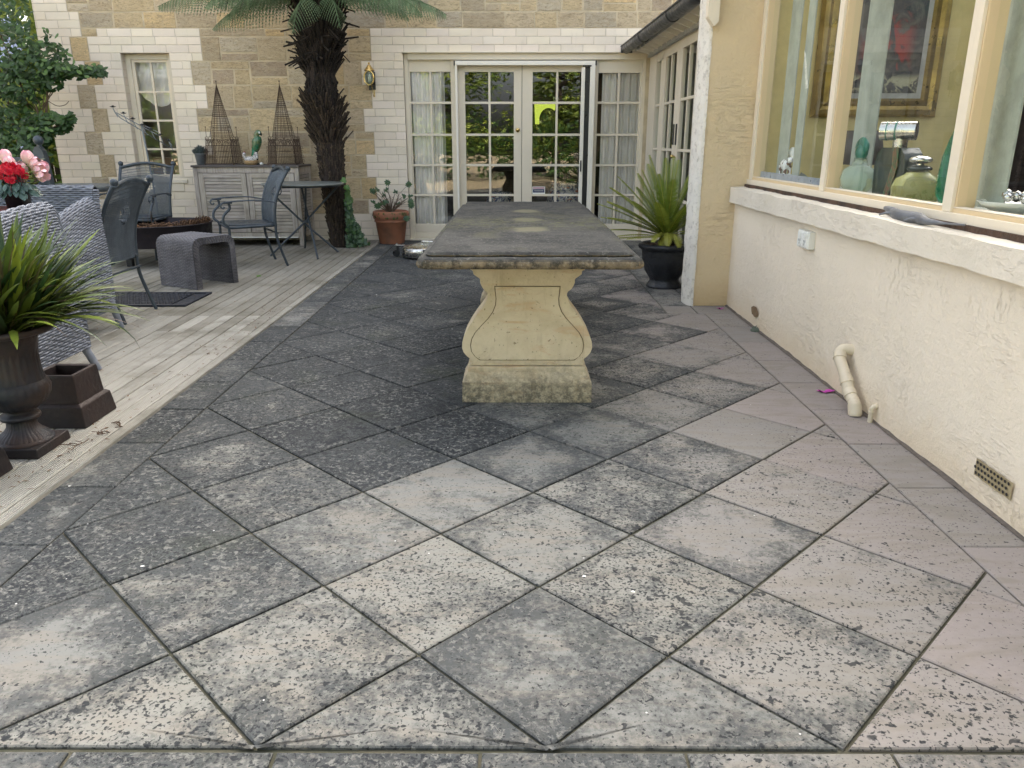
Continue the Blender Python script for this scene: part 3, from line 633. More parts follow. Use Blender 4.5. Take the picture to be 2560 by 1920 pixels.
for i in range(16):
    a=U(0,6.28); L=U(.3,.55); pts=arc((.66,W+.62,.66),(.66+.3*L*math.cos(a),W+.62+.3*L*math.sin(a),.66+L),(.66+L*.9*math.cos(a),W+.62+L*.7*math.sin(a),.66+L*.7),8)
    m.tube(pts,.004,4)
    for q in pts[2:]:
        for s in (-1,1):
            e=q+Vector((-math.sin(a)*s*.12,math.cos(a)*s*.12,-.05)); m.strip([q,q*.5+e*.5,e],[.008,.009,.001],Vector((math.cos(a),math.sin(a),0)),(U(0,1),0,0))
tag(m.build('indoor_palm','fernleaf'),'leafy palm growing in the patterned planter indoors','palm')
# emissive cutout inside the room, painting the glow of a sunlit garden
m=MB(); m.box(.30,.62,W+4.15,W+4.19,1.50,1.92); 
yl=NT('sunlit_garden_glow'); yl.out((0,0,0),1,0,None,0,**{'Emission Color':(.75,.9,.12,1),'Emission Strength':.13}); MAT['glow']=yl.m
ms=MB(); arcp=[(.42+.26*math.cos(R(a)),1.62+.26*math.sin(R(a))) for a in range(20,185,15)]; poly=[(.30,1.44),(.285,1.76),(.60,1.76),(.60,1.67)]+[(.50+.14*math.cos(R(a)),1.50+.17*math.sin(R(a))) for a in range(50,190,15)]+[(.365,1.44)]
ms.prism(poly,'y',W+2.4,W+2.42); tag(ms.build('glow_cutout','glow'),'bright yellow glowing cutout seen through the right door glass','light')
# ================================================================ GLAZED LINK on the right
link=thing('glazed_link','low cream timber wing with glazed doors and dark gutter on the right','building',(1.6,8,0)); X=1.6
fr=MB(); fr.box(X-.01,X+.08,9.36,W-.02,0,2.17); fr.box(X,X+.08,8.97,9.10,0,2.06); fr.box(X,X+.08,8.97,9.36,2.04,2.17); fr.box(X,X+.08,7.04,7.22,0,2.17); fr.box(X-.005,X+.08,7.22,8.97,2.12,2.17); fr.box(X-.008,X+.1,5.95,7.04,0,2.17); fr.box(X,X+.08,9.10,9.36,0,.18)
fr.box(X+.005,X+.035,9.10,9.36,1.567,1.593); fr.box(X+.005,X+.035,9.10,9.36,1.097,1.123); fr.box(X+.005,X+.035,9.10,9.36,.627,.653); fr.box(X-.02,X+.0,7.0,W-.05,0,.02)
fr.build('frame','cream',link,bevel=.004)
def leafX(y0,y1,st):
    m=MB(); t=.04; zr=[2.042,1.58,1.11,.64,.18]; a,b=y0+st[0],y1-st[1]
    m.box(X,X+t,y0,a,.03,2.12); m.box(X,X+t,b,y1,.03,2.12); m.box(X,X+t,a,b,zr[0],2.12); m.box(X,X+t,a,b,.03,zr[-1]); c=(a+b)/2; m.box(X+.003,X+t-.004,c-.014,c+.014,zr[-1],zr[0])
    for z in zr[1:-1]: m.box(X+.005,X+t-.006,a,c-.014,z-.013,z+.013); m.box(X+.005,X+t-.006,c+.014,b,z-.013,z+.013)
    o=m.build('door','cream',link,bevel=.003); q=MB(); q.add([(X+.02,a,zr[-1]),(X+.02,b,zr[-1]),(X+.02,b,zr[0]),(X+.02,a,zr[0])],[(0,1,2,3)]); q.build('pane','glass_side',o)
    return o
dA=leafX(8.10,8.95,(.14,.12)); dB=leafX(7.24,8.09,(.12,.13))
for dd,yv in ((dA,8.16),(dB,8.03)):
    m=MB(); m.box(X-.012,X-.001,yv-.018,yv+.018,1.16,1.36); m.build('handle','black',dd,bevel=.005)
m=MB(); m.ball((X-.03,8.04,1.05),.02); m.tube([(X,8.04,1.05),(X-.03,8.04,1.05)],.008); m.build('knob','brass',dB)
m=MB(); m.add([(X+.02,9.10,.18),(X+.02,9.36,.18),(X+.02,9.36,2.04),(X+.02,9.10,2.04)],[(0,1,2,3)]); m.build('pane','glass_side',link)
rr=MB(); rr.box(4.6,4.65,5.95,9.95,0,2.4); rr.box(1.7,4.6,9.9,9.95,0,2.4); rr.box(1.7,4.6,5.96,6.0,0,2.4); rr.box(1.7,4.6,6,9.9,-.02,.01); rr.box(1.7,4.6,6,9.9,2.3,2.35); rr.build('interior',simple('dim_link_room',(.18,.17,.12),.9),link)
gt=MB(); 
def gut(u,v): 
    a=math.pi*(1-u)*1.0+math.pi; yv=9.76-3.9*v; xc=1.30+.065*v
    return (xc+.062*math.cos(a),yv,2.25+.075*math.sin(a))
gt.grid(gut,14,6); gto=gt.build('gutter','gutter',link,solid=.005)
g2=MB(); g2.tube([(1.235,9.76,2.252),(1.30,5.86,2.252)],.009); g2.tube([(1.365,9.76,2.262),(1.43,5.86,2.262)],.007)
for yv in (8.6,7.2): xc=1.30+.065*(9.76-yv)/3.9; g2.tube([(xc+.068*math.cos(math.pi+a*math.pi/10),yv,2.25+.082*math.sin(math.pi+a*math.pi/10)) for a in range(11)],.006,6)
g2.box(1.235,1.37,9.757,9.765,2.18,2.26)
g2.build('gutter_bead','gutter',link)
yv=9.62
while yv>6.0:
    dx=.065*(9.76-yv)/3.9
    m=MB(); m.prism([(1.385+dx,2.20),(1.60,2.135),(1.60,2.30),(1.385+dx,2.275)],'y',yv-.02,yv+.02); m.build('rafter','creamw',link,bevel=.003); yv-=.27
m=MB(); m.box(1.385,1.59,5.95,9.75,2.262,2.27); m.build('soffit','creamw',link)
m=MB(); m.prism([(1.30,2.28),(1.375,2.28),(1.375,1.97),(1.345,1.94),(1.30,2.0)],'y',5.70,5.775); m.build('fascia_end','window_cream',link,bevel=.004)
fl=MB(); fl.box(1.545,1.585,5.95,9.74,2.125,2.165); fl.box(1.40,1.42,5.95,9.74,2.20,2.225)
fl.build('batten','flash',link,bevel=.003)
ro=MB(); ro.add([(1.33,9.8,2.285),(1.33,5.93,2.285),(4.8,5.93,3.35),(4.8,9.8,3.35),(1.33,9.8,2.30),(1.33,5.93,2.30),(4.8,5.93,3.37),(4.8,9.8,3.37)],[(0,1,2,3),(4,7,6,5),(0,4,5,1),(1,5,6,2),(2,6,7,3),(3,7,4,0)]); ro.build('roof','creamw',link)
# ================================================================ RENDERED WING on the right
wing=thing('rendered_wing','rendered wing with tan pillar, off white lower wall and long window on the right','building',(1.7,3,0))
def rough_box(m,x0,x1,y0,y1,z0,z1,amp,step=.06,fr=3.,faces='xyz-'):
    "box as displaced grids; noise keeps neighbouring faces joined"
    def D(p):
        n=mnoise.noise_vector(Vector(p)*fr)*amp+mnoise.noise_vector(Vector(p)*fr*4)*amp*.45; return Vector(p)+n
    nx,ny,nz=[max(1,int(abs(a)/step)) for a in (x1-x0,y1-y0,z1-z0)]
    m.grid(lambda u,v:D((x0,y1+(y0-y1)*u,z0+(z1-z0)*v)),ny,nz); m.grid(lambda u,v:D((x1,y0+(y1-y0)*u,z0+(z1-z0)*v)),ny,nz)
    m.grid(lambda u,v:D((x0+(x1-x0)*u,y0,z0+(z1-z0)*v)),nx,nz); m.grid(lambda u,v:D((x1+(x0-x1)*u,y1,z0+(z1-z0)*v)),nx,nz)
    m.grid(lambda u,v:D((x0+(x1-x0)*u,y0+(y1-y0)*v,z1)),nx,ny); m.grid(lambda u,v:D((x0+(x1-x0)*u,y1+(y0-y1)*v,z0)),nx,ny)
m=MB(); rough_box(m,1.352,1.72,5.785,5.95,-.02,3.2,.006); m.build('pillar','tanrender',wing)
m=MB()
def edge(u,v):
    z=-.02+3.22*v; P=[(1.356,5.778),(1.338,5.785),(1.318,5.82),(1.302,5.90),(1.300,5.96),(1.36,5.965)]; t=u*5; i=min(4,int(t)); f=t-i; x=P[i][0]*(1-f)+P[i+1][0]*f; y=P[i][1]*(1-f)+P[i+1][1]*f
    n=mnoise.noise_vector(Vector((x*9,y*9,z*7)))*.006+mnoise.noise_vector(Vector((x*9,y*9,z*30)))*.004; return (x+n.x,y+n.y,z)
m.grid(edge,20,180); m.build('flaking_edge','flake',wing)
m=MB(); rough_box(m,1.612,1.75,-1.5,5.79,-.02,.80,.004,.08)
lw=m.build('lower_wall','whiterender',wing)
m=MB(); m.grid(lambda u,v:(1.596+.008*mnoise.noise(Vector((0,u*60,1)))+.022*v,5.78-7.2*u,.0025+.012*v*v+.004*mnoise.noise(Vector((3,u*90,v)))),260,3); m.build('dirty_base_joint','soil2',wing)
m=MB(); rough_box(m,1.560,1.72,-1.5,5.755,.775,.882,.0075,.045,5.); m.build('sill','sillr',wing)
wf=MB(); wf.box(1.70,1.78,-1.5,5.79,.905,.952); 
MUL=[5.735,4.385,3.09,1.78,.45]
for yv in MUL: wf.box(1.705,1.78,yv-.038,yv+.038,.952,2.75)
wf.box(1.70,1.78,-1.5,5.79,2.75,2.85)
wfo=wf.build('window_frame','window_tan',wing,bevel=.004)
wc=MB(); wc.box(1.684,1.70,-1.5,5.79,.900,.935); wc.box(1.70,1.745,-1.5,5.79,.952,.956)
for yv in MUL: wc.box(1.69,1.705,yv-.03,yv+.032,.936,2.75); wc.box(1.698,1.7045,yv+.033,yv+.05,.956,2.75)
wc.build('beading','window_cream',wfo,bevel=.003)
m=MB(); m.add([(1.742,-1.5,.95),(1.742,5.73,.95),(1.742,5.73,2.75),(1.742,-1.5,2.75)],[(0,1,2,3)]); m.build('pane','glass_side',wfo)
m=MB(); m.box(1.668,1.70,-1.5,5.78,.84,.901); m.build('dark_gap','soil',wing)
m=MB(); m.box(1.752,1.775,4.44,5.70,.955,.985); m.box(1.752,1.772,4.44,5.70,.985,.992); m.build('sliding_track',simple('pale_blue_aluminium',(.42,.47,.58),.35,.3),wing,bevel=.002)
inn=MB(); inn.box(1.78,3.25,5.83,5.9,0,2.8); inn.build('end_wall','olive',wing)
inn=MB(); inn.box(1.78,2.12,-1.5,5.82,.90,.932); inn.build('inner_ledge',simple('pale_ledge',(.35,.38,.33),.35),wing)
inn=MB(); inn.box(3.26,5.2,5.83,5.9,0,2.8); inn.box(5.2,5.25,-1.5,5.9,0,2.8); inn.box(1.78,5.2,-1.5,5.83,-.02,.0); inn.box(1.62,2.3,-1.5,5.95,2.85,2.9); inn.box(4.6,5.2,-1.5,5.95,2.85,2.9); inn.box(2.3,4.6,-1.5,1.0,2.85,2.9); inn.box(2.3,4.6,5.6,5.95,2.85,2.9); inn.box(1.78,5.2,-1.55,-1.5,0,2.8); inn.build('interior',simple('dim_brown_room',(.10,.08,.06),.9),wing)  # ceiling left open in the middle: unseen skylight added to brighten the room
inn=MB(); inn.box(1.62,2.3,-1.5,5.79,2.91,3.2); inn.build('upper_wall','tanrender',wing)
vb=thing('vertical_blind','pale grey green vertical blind panels inside the long window','blind',(1.84,3.5,.95)); gb=simple('grey_green_blind',(.42,.46,.40),.7)
for a,b,xo in ((5.60,5.40,1.83),(5.28,5.16,1.83),(4.74,4.46,1.98),(3.16,2.98,1.84),(1.8,1.6,1.84)): bl=MB(); bl.box(xo,xo+.008,b,a,.95,2.75); bl.build('blind_panel',gb,vb)
# small things fixed to the low wall
vt=MB()
def vent_patch(y0,y1,z0,z1):
    m=MB(); ny,nz=9,4
    def D(u,v):
        e=.012*mnoise.noise(Vector((u*4,v*4,3))); return (1.604,y0+(y1-y0)*u+e,z0+(z1-z0)*v+e*.6)
    m.grid(D,8,4); return m
v=vent_patch(2.27,2.475,.088,.150); vo=v.build('air_vent',simple('dirty_vent_clay',(.42,.34,.2),.9),wing)
m=MB()
for i in range(10):
    for j in range(3):
        c=Vector((1.600,2.285+.0195*i+(.009 if j%2 else 0),.102+.019*j)); m.add([c+Vector((0,.0062*math.cos(k*math.pi/4),.006*math.sin(k*math.pi/4))) for k in range(8)],[tuple(range(8))])
m.build('vent_holes','black',vo)
bmr=simple('exposed_brown_mortar',(.24,.16,.09),.95,sc=30,bd=.01,src='world')
for (yc,zc,ry,rz,s) in ((5.06,.112,.075,.035,1),(3.60,.135,.05,.055,2)):
    m=MB(); pts=[(1.6025,yc+ry*math.cos(a)*(1+.3*mnoise.noise(Vector((a*2,s,0)))),zc+rz*math.sin(a)*(1+.35*mnoise.noise(Vector((a*3,s,5))))) for a in [k*math.pi/8 for k in range(16)]]; m.add(pts,[tuple(range(16))]); m.build('broken_render',bmr,wing)
m=MB(); m.box(1.572,1.612,4.17,4.335,.640,.735); oo=tag(m.build('power_outlet','white',bevel=.006),'white weatherproof power outlet on the wall under the window sill','outlet')
m=MB(); m.box(1.568,1.573,4.18,4.325,.65,.725)
for yv in (4.215,4.29):
    m.box(1.565,1.568,yv-.014,yv+.014,.697,.715)
m.build('switch_plate','white',oo,bevel=.0015)
for yv in (4.215,4.29):
    m=MB()
    for a,b in ((-.009,.680),(.009,.680),(0,.664)): m.box(1.5668,1.568,yv+a-.0018,yv+a+.0018,b-.006,b+.006)
    m.build('socket','black',oo)
# drain pipe
dp=thing('drain_pipe','cream plastic waste pipe bending from the wall to the paving','pipe',(1.555,3.31,0))
path=smooth_path([(1.63,3.56,.245),(1.575,3.575,.245),(1.555,3.56,.215),(1.553,3.49,.165),(1.553,3.44,.125),(1.553,3.40,.085),(1.555,3.335,.05),(1.555,3.315,.0)],6)
m=MB(); m.tube(path,.027,16); m.build('bend','pipe',dp)
for i,(a,b) in enumerate(((10,13),(22,25),(29,32),(36,41))): m=MB(); m.tube([path[a],path[b]],.0305,16); m.build('collar','pipe',dp)
m=MB(); m.tube(smooth_path([(1.61,3.235,.075),(1.592,3.235,.07),(1.588,3.236,.05),(1.588,3.237,0)],4),.011,12); m.tube([(1.575,3.235,.052),(1.60,3.235,.052)],.004); m.tube([(1.588,3.236,.045),(1.588,3.236,.052)],.0145,12); tag(m.build('small_pipe','pipe'),'thin cream pipe with a saddle clip beside the waste pipe','pipe')
# lizard ornament on the sill
lz=MB(); body=smooth_path([(1.668,3.55,.912),(1.655,3.45,.905),(1.625,3.33,.90),(1.64,3.20,.90),(1.625,3.10,.897),(1.640,3.0,.899),(1.655,2.88,.905)],6); n=len(body)
lz.tube(body,[.004+.020*math.sin(math.pi*min(1,(i/n)*1.15+.05))**.8*(1 if i<n*.6 else .8) for i in range(n)],10)
lz.ball(body[6],.019,10,sc=(.9,1.5,.7))
for i,s in ((9,1),(9,-1),(20,1),(20,-1)): q=body[i]; lz.tube([q,q+Vector((s*.03,.02,.0)),q+Vector((s*.045,.045,-.01))],[.008,.006,.004],6)
tag(lz.build('lizard_ornament',simple('grey_pewter',(.16,.17,.19),.5,.3)),'grey wavy lizard ornament lying on the window sill','ornament')
# bottles etc on the inner ledge
def bottle_glass(name,c,rough=.05):
    t=NT(name); return t.out(c,rough,0,None,.5,**{'Transmission Weight':.75,'IOR':1.3})
MAT['gclear']=bottle_glass('clear_greenish_glass',(.78,.9,.78)); MAT['ggreen']=bottle_glass('green_textured_glass',(.05,.42,.22)); MAT['gyellow']=bottle_glass('yellow_liquid_glass',(.80,.78,.34)); MAT['gdark']=simple('dark_green_black_glass',(.02,.035,.03),.12); MAT['teal']=simple('frosted_green_stopper',(.04,.20,.15),.3)
lz0=.932
b=thing('perfume_bottle','round clear glass bottle with frosted green fan stopper on window ledge','bottle',(1.86,4.32,lz0),'display bottles on the window ledge')
m=MB(); m.lathe([(0,0),(.05,0),(.085,.03),(.095,.075),(.08,.12),(.04,.145),(.032,.175),(.036,.18)],1.86,4.32,lz0,28); m.build('glass_body','gclear',b)
m=MB()
for k in range(7): a=R(-50+k*100/6); m.ball((1.86,4.32+.06*math.sin(a),lz0+.20+.055*math.cos(a)),.026,10,sc=(.6,.9,1.3))
m.ball((1.86,4.32,lz0+.21),.045,12,sc=(.7,1,1)); m.build('stopper','teal',b)
b=thing('striped_bottle','tall dark shouldered bottle with striped ribbon and silver drum cap','bottle',(1.93,4.05,lz0),'display bottles on the window ledge')
m=MB(); m.prism([(3.90,0+lz0),(4.20,lz0),(4.215,lz0+.14),(4.20,lz0+.20),(4.15,lz0+.235),(3.95,lz0+.235),(3.90,lz0+.20),(3.885,lz0+.14)],'x',1.89,1.98); m.build('dark_body','gdark',b,bevel=.02,bseg=4)
m=MB(); m.tube([(1.93,4.05,lz0+.23),(1.93,4.05,lz0+.285)],.035,20); m.tube([(1.85,4.10,lz0+.315),(1.98,4.0,lz0+.315)],.045,24); m.build('drum_cap','steel',b,bevel=.003)
m=MB(); m.tube([(1.872,4.083,lz0+.315),(1.876,4.08,lz0+.315)],.0465,24); m.tube([(1.906,4.057,lz0+.315),(1.912,4.052,lz0+.315)],.0465,24); m.build('cap_band','teal',b)
m=MB()
for dx,c in ((0,0),(.02,1),(.04,0)): m.prism([(4.02-dx,lz0+.238),(4.005-dx,lz0+.238),(3.99-dx,lz0+.15),(4.05-dx,lz0+.0),(4.065-dx,lz0+.0),(4.005-dx,lz0+.15)],'x',1.884,1.888)
m.build('ribbon',simple('red_green_ribbon',(.25,.09,.05),.5,col2=(.03,.16,.07),sc=60),b)
b=thing('flask_bottle','squat yellow flask with black and silver domed stopper on window ledge','bottle',(1.86,3.68,lz0),'display bottles on the window ledge')
m=MB(); m.lathe([(0,0),(.09,0),(.105,.02),(.11,.06),(.095,.10),(.06,.12),(.05,.13)],1.86,3.68,lz0,28); m.build('glass_body','gyellow',b)
m=MB(); m.ball((1.86,3.68,lz0+.145),.055,18,sc=(1,1,.33)); m.build('black_collar','gdark',b); m=MB(); m.ball((1.86,3.68,lz0+.185),.05,18,sc=(1,1,.38)); m.tube([(1.86,3.68,lz0+.15),(1.86,3.68,lz0+.18)],.018); m.build('silver_knob','steel',b)
m=MB(); m.lathe([(0,0),(.06,0),(.075,.05),(.07,.12),(.05,.2),(.025,.27),(.008,.31)],0,0,0,24,flute=lambda t,z:.06*math.sin(6*t+z*60)); 
m.v=[(x+1.90+z*.0,y+3.44+z*.28-.03,z+lz0) for x,y,z in m.v]; tag(m.build('green_glass_vase','ggreen'),'tall leaning green ribbed glass vase beside the window mullion','vase')
# cow figurine
cw=thing('cow_figurine','small white and brown spotted cow figurine at the left end of window ledge','figurine',(1.84,5.45,lz0+.05))
def mat_cow():
    t=NT('white_brown_patches'); c=t.mix(t.ramp(t.noise(t.pos(src='world'),24,2),.52,.54),(.85,.85,.85),(.16,.09,.07)); return t.out(c,.3)
MAT['cow']=mat_cow()
m=MB(); m.ball((1.84,5.45,1.045),.05,14,sc=(.6,1.4,.75)); 
for dy,dx in ((-.045,.015),(-.045,-.015),(.045,.015),(.045,-.015)): m.tube([(1.84+dx,5.45+dy,1.04),(1.84+dx,5.45+dy,.985)],[.014,.009],8)
m.ball((1.84,5.37,1.075),.024,10,sc=(.8,1.3,.9)); m.build('cow_body','cow',cw)
m=MB(); m.box(1.80,1.88,5.36,5.54,.932,.985); m.build('white_block','white',cw,bevel=.004)
m=MB(); m.ball((1.87,5.42,1.12),.04,10,sc=(.7,.9,1)); m.ball((1.87,5.37,1.10),.025,8); tag(m.build('white_shell','white'),'white rounded shell ornament behind the small spotted cow','ornament')
lp=thing('table_lamp','dark drum lampshade glimpsed indoors behind the first window mullion','lamp',(2.15,5.0,.932))
m=MB(); m.lathe([(.14,0),(.10,.20)],2.15,5.0,1.06,28); m.build('lamp_shade',simple('dark_brown_shade',(.05,.04,.035),.6),lp,solid=.004); m=MB(); m.lathe([(0,0),(.05,0),(.05,.015),(.015,.03),(.012,.2)],2.15,5.0,.932,16); m.build('lamp_base','brass',lp)
m=MB(); m.grid(lambda u,v:(1.86+.05*math.sin(u*9)*v,4.75+.5*u,.94+.05*math.sin(u*6+1)+.03*v),20,6); tag(m.build('folded_cloth',simple('grey_teal_cloth',(.30,.36,.36),.8)),'crumpled grey teal cloth lying on window ledge','cloth')
bw=thing('trinket_bowl','white bowl of glass trinkets on the ledge at the right edge','bowl',(1.9,2.98,lz0)); m=MB(); m.lathe([(0,0),(.06,0),(.12,.03),(.14,.05),(.13,.05),(.06,.012)],1.9,2.98,lz0,28); m.build('dish','white',bw)
m=MB(); [m.ball((1.9+U(-.07,.07),2.98+U(-.07,.07),lz0+.055+U(0,.02)),U(.012,.022),8) for _ in range(14)]; m.build('trinkets','steel',bw)
# picture on the end wall
pc=thing('framed_painting','gold framed dark painting with red shapes hanging in the yellow room','picture',(2.56,5.82,1.36))
m=MB(); F=[(0,.0),(.018,.03),(.05,.03),(.075,.012),(.11,.025),(.125,.0)]
x0,x1,z0,z1=2.10,2.99,1.36,2.36
def ring(d,y): return [(x0+d,y,z0+d),(x1-d,y,z0+d),(x1-d,y,z1-d),(x0+d,y,z1-d)]
for (d0,h0),(d1,h1) in zip(F,F[1:]):
    a=ring(d0,5.82-h0-.01);b_=ring(d1,5.82-h1-.01); m.add(a+b_,[(i,(i+1)%4,4+(i+1)%4,4+i) for i in range(4)])
m.add(ring(0,5.825)+ring(0,5.81),[(i,(i+1)%4,4+(i+1)%4,4+i) for i in range(4)]); m.build('gilt_frame','gilt',pc)
m=MB(); m.add(ring(.125,5.808),[(0,1,2,3)]); m.build('mount','mount',pc)
def mat_canvas():
    t=NT('dark_abstract_canvas'); p=t.pos(src='world'); n=t.noise(p,7,5,.6,1.); c=t.mix(t.ramp(n,.4,.65),(.028,.032,.04),(.10,.095,.085))
    s=t.n('ShaderNodeSeparateXYZ',{0:t.geo.outputs['Position']}); r=t.noise(t.pos((1,1,.45),'world'),9,3,.5,.8)
    band=t.math('MULTIPLY',t.ramp(t.math('ADD',t.math('ABSOLUTE',t.math('SUBTRACT',s.outputs[2],1.80)),t.math('MULTIPLY',t.math('SUBTRACT',n,.5),.5)),.06,.2,1,0),t.ramp(t.math('ABSOLUTE',t.math('SUBTRACT',s.outputs[0],2.58)),.1,.22,1,0)); c=t.mix(t.math('MULTIPLY',band,t.ramp(r,.47,.56)),c,(.30,.03,.025))
    lo=t.math('MULTIPLY',t.ramp(t.math('ABSOLUTE',t.math('SUBTRACT',s.outputs[2],1.58)),.02,.08,1,0),t.ramp(t.noise(p,10,4,.6,1),.48,.56)); c=t.mix(lo,c,(.42,.40,.26)); return t.out(c,.5)
m=MB(); m.add(ring(.16,5.806),[(0,1,2,3)]); m.build('canvas',mat_canvas(),pc)
m=MB(); m.grid(lambda u,v:(3.28+1.2*u,5.6+.05*math.sin(u*60),.3+2.5*v),120,2); tag(m.build('dark_drape',simple('dark_brown_drape',(.05,.035,.028),.9)),'dark brown drape in the room behind the right hand pane','curtain')
ch=MB(); pts=arc((1.86,3.10,2.7),(1.86,3.115,1.3),(1.86,3.075,1.40),30)+arc((1.86,3.06,1.40),(1.86,3.03,1.5),(1.86,3.05,2.7),30)
ch.tube(pts,.0028,4); tag(ch.build('blind_chain','white'),'white beaded blind cord loop hanging inside the right pane','cord')
ins=MB(); ins.add([(1.748,5.05,1.72),(1.748,5.02,1.70),(1.748,4.92,1.50),(1.748,4.96,1.50)],[(0,1,2,3)]); tag(ins.build('paper_tag','white',solid=.001),'small slanting white paper strip stuck inside the first pane','sticker')
# ================================================================ STONE TABLE
tb=thing('stone_table','long weathered grey stone table on pale carved pedestals in the middle of the patio','table',(.062,4.7,0))
TX0,TX1,TY0,TY1=-.418,.544,3.235,6.17
prof=[(.03,.681),(.016,.6812),(.007,.684),(.001,.690),(-.002,.698),(-.002,.707),(.001,.715),(.006,.722),(.014,.727),(.022,.7295),(.032,.7305),(.046,.7315),(.046,.7355),(.036,.7365),(.036,.7385),(.045,.747),(.052,.750),(.30,.750)]
def slabring(d,z):
    r=max(.004,.03-d*.3); x0,x1,y0,y1=TX0+d,TX1-d,TY0+d,TY1-d; pts=[]
    N=[60,140,60,140]; cor=[(x1,y0),(x1,y1),(x0,y1),(x0,y0)]
    def edge(a,b,n): return [(a[0]+(b[0]-a[0])*i/n,a[1]+(b[1]-a[1])*i/n) for i in range(n)]
    C=[((x0+r,y0),(x1-r,y0),48),((x1-r,y0),(x1,y0+r),3),((x1,y0+r),(x1,y1-r),110),((x1,y1-r),(x1-r,y1),3),((x1-r,y1),(x0+r,y1),48),((x0+r,y1),(x0,y1-r),3),((x0,y1-r),(x0,y0+r),110),((x0,y0+r),(x0+r,y0),3)]
    for a,b,n in C: pts+=edge(a,b,n)
    out=[]
    for x,y in pts:
        nn=mnoise.noise_vector(Vector((x*14,y*14,z*30)))*.0022+mnoise.noise_vector(Vector((x*4,y*4,z*6)))*.002
        out.append((x+nn.x,y+nn.y,z+nn.z*.7))
    return out
m=MB(); rings=[slabring(d,z) for d,z in prof]; n=len(rings[0]); vs=[p for r in rings for p in r]
m.add(vs,[(i*n+k,i*n+(k+1)%n,(i+1)*n+(k+1)%n,(i+1)*n+k) for i in range(len(rings)-1) for k in range(n)],(1,1,1),None,False)
m.add(rings[-1],[tuple(range(n))]); m.add(rings[0],[tuple(reversed(range(n)))]); m.build('tabletop','slab',tb)
HW=[(.31,0),(.308,.101),(.2915,.172)]
BODY=[(.27,.176),(.27,.208),(.286,.220),(.302,.24),(.309,.262),(.307,.29),(.293,.33),(.268,.375),(.238,.42),(.211,.455),(.192,.485),(.184,.515),(.186,.53),(.205,.545),(.2135,.56),(.2195,.575),(.2195,.592),(.232,.60),(.25,.613),(.2525,.631),(.263,.633),(.263,.6815)]
def pedestal(y0):
    cx=.0575; D=.25; m=MB()
    m.prism([(cx-.31,0),(cx+.31,0),(cx+.308,.101),(cx-.308,.101)],'y',y0,y0+D)
    a=[(cx-.308,y0,.101),(cx+.308,y0,.101),(cx+.308,y0+D,.101),(cx-.308,y0+D,.101)]; b=[(cx-.285,y0+.025,.145),(cx+.285,y0+.025,.145),(cx+.285,y0+D-.025,.145),(cx-.285,y0+D-.025,.145)]; c=[(cx-.283,y0+.028,.172),(cx+.283,y0+.028,.172),(cx+.283,y0+D-.028,.172),(cx-.283,y0+D-.028,.172)]
    m.add(a+b+c,[(i,(i+1)%4,4+(i+1)%4,4+i) for i in range(4)]+[(4+i,4+(i+1)%4,8+(i+1)%4,8+i) for i in range(4)]+[(8,9,10,11)])
    o=m.build('pedestal','ped',tb,bevel=.005)
    m=MB(); poly=[(cx-h,z) for h,z in BODY]+[(cx+h,z) for h,z in reversed(BODY)]; m.prism(poly,'y',y0+.036,y0+D-.036); m.build('body','ped',o,bevel=.006,bseg=3)
    inner=[(.149,.555),(.147,.53),(.1435,.50),(.146,.47),(.159,.436),(.181,.405),(.212,.372),(.243,.337),(.260,.305),(.266,.275),(.262,.245),(.245,.22),(.222,.205)]
    for yy0,yy1 in ((y0+.029,y0+.04),(y0+D-.04,y0+D-.029)):
        m=MB(); m.prism([(cx-h,z) for h,z in inner]+[(cx+h,z) for h,z in reversed(inner)],'y',yy0,yy1); m.build('raised_panel','ped',o,bevel=.0025)
        m=MB(); k_=1.022; m.prism([(cx-h-.0045,z+(.004 if z>.54 else -.004 if z<.21 else 0)) for h,z in inner]+[(cx+h+.0045,z+(.004 if z>.54 else -.004 if z<.21 else 0)) for h,z in reversed(inner)],'y',yy0+.0055,yy1-.0015 if yy0<y0+.1 else yy1-.0055); m.build('groove_shade','groove',o)  # dark strip painting the groove's shade around the raised panel
pedestal(3.500); pedestal(5.50)
# ================================================================ TREE FERN
tf=thing('tree_fern','tree fern with shaggy dark trunk and arching green fronds growing beside the cabinet','tree',(-2.06,9.2,0))
PR=[(0,-2.06,.132),(.3,-2.085,.135),(.6,-2.10,.145),(.84,-2.115,.155),(1.22,-2.125,.175),(1.45,-2.15,.19),(1.59,-2.16,.205),(1.83,-2.17,.175),(2.08,-2.155,.195),(2.37,-2.14,.24),(2.6,-2.13,.26),(2.85,-2.12,.2)]
def TR(z):
    for (a,xa,ra),(b,xb,rb) in zip(PR,PR[1:]):
        if z<=b: t=(z-a)/(b-a); return xa+(xb-xa)*t,ra+(rb-ra)*t
    return PR[-1][1:]
m=MB(); m.grid(lambda u,v:(lambda z,a:(lambda c:(c[0]+c[1]*.86*(1+.08*mnoise.noise(Vector((math.cos(a)*3,math.sin(a)*3,z*9))))*math.cos(a),9.2+c[1]*.86*(1+.08*mnoise.noise(Vector((math.cos(a)*3,math.sin(a)*3,z*9))))*math.sin(a),z))(TR(z)))(2.85*v,2*math.pi*u),28,60)
to=m.build('trunk','bark',tf)
m=MB(); 
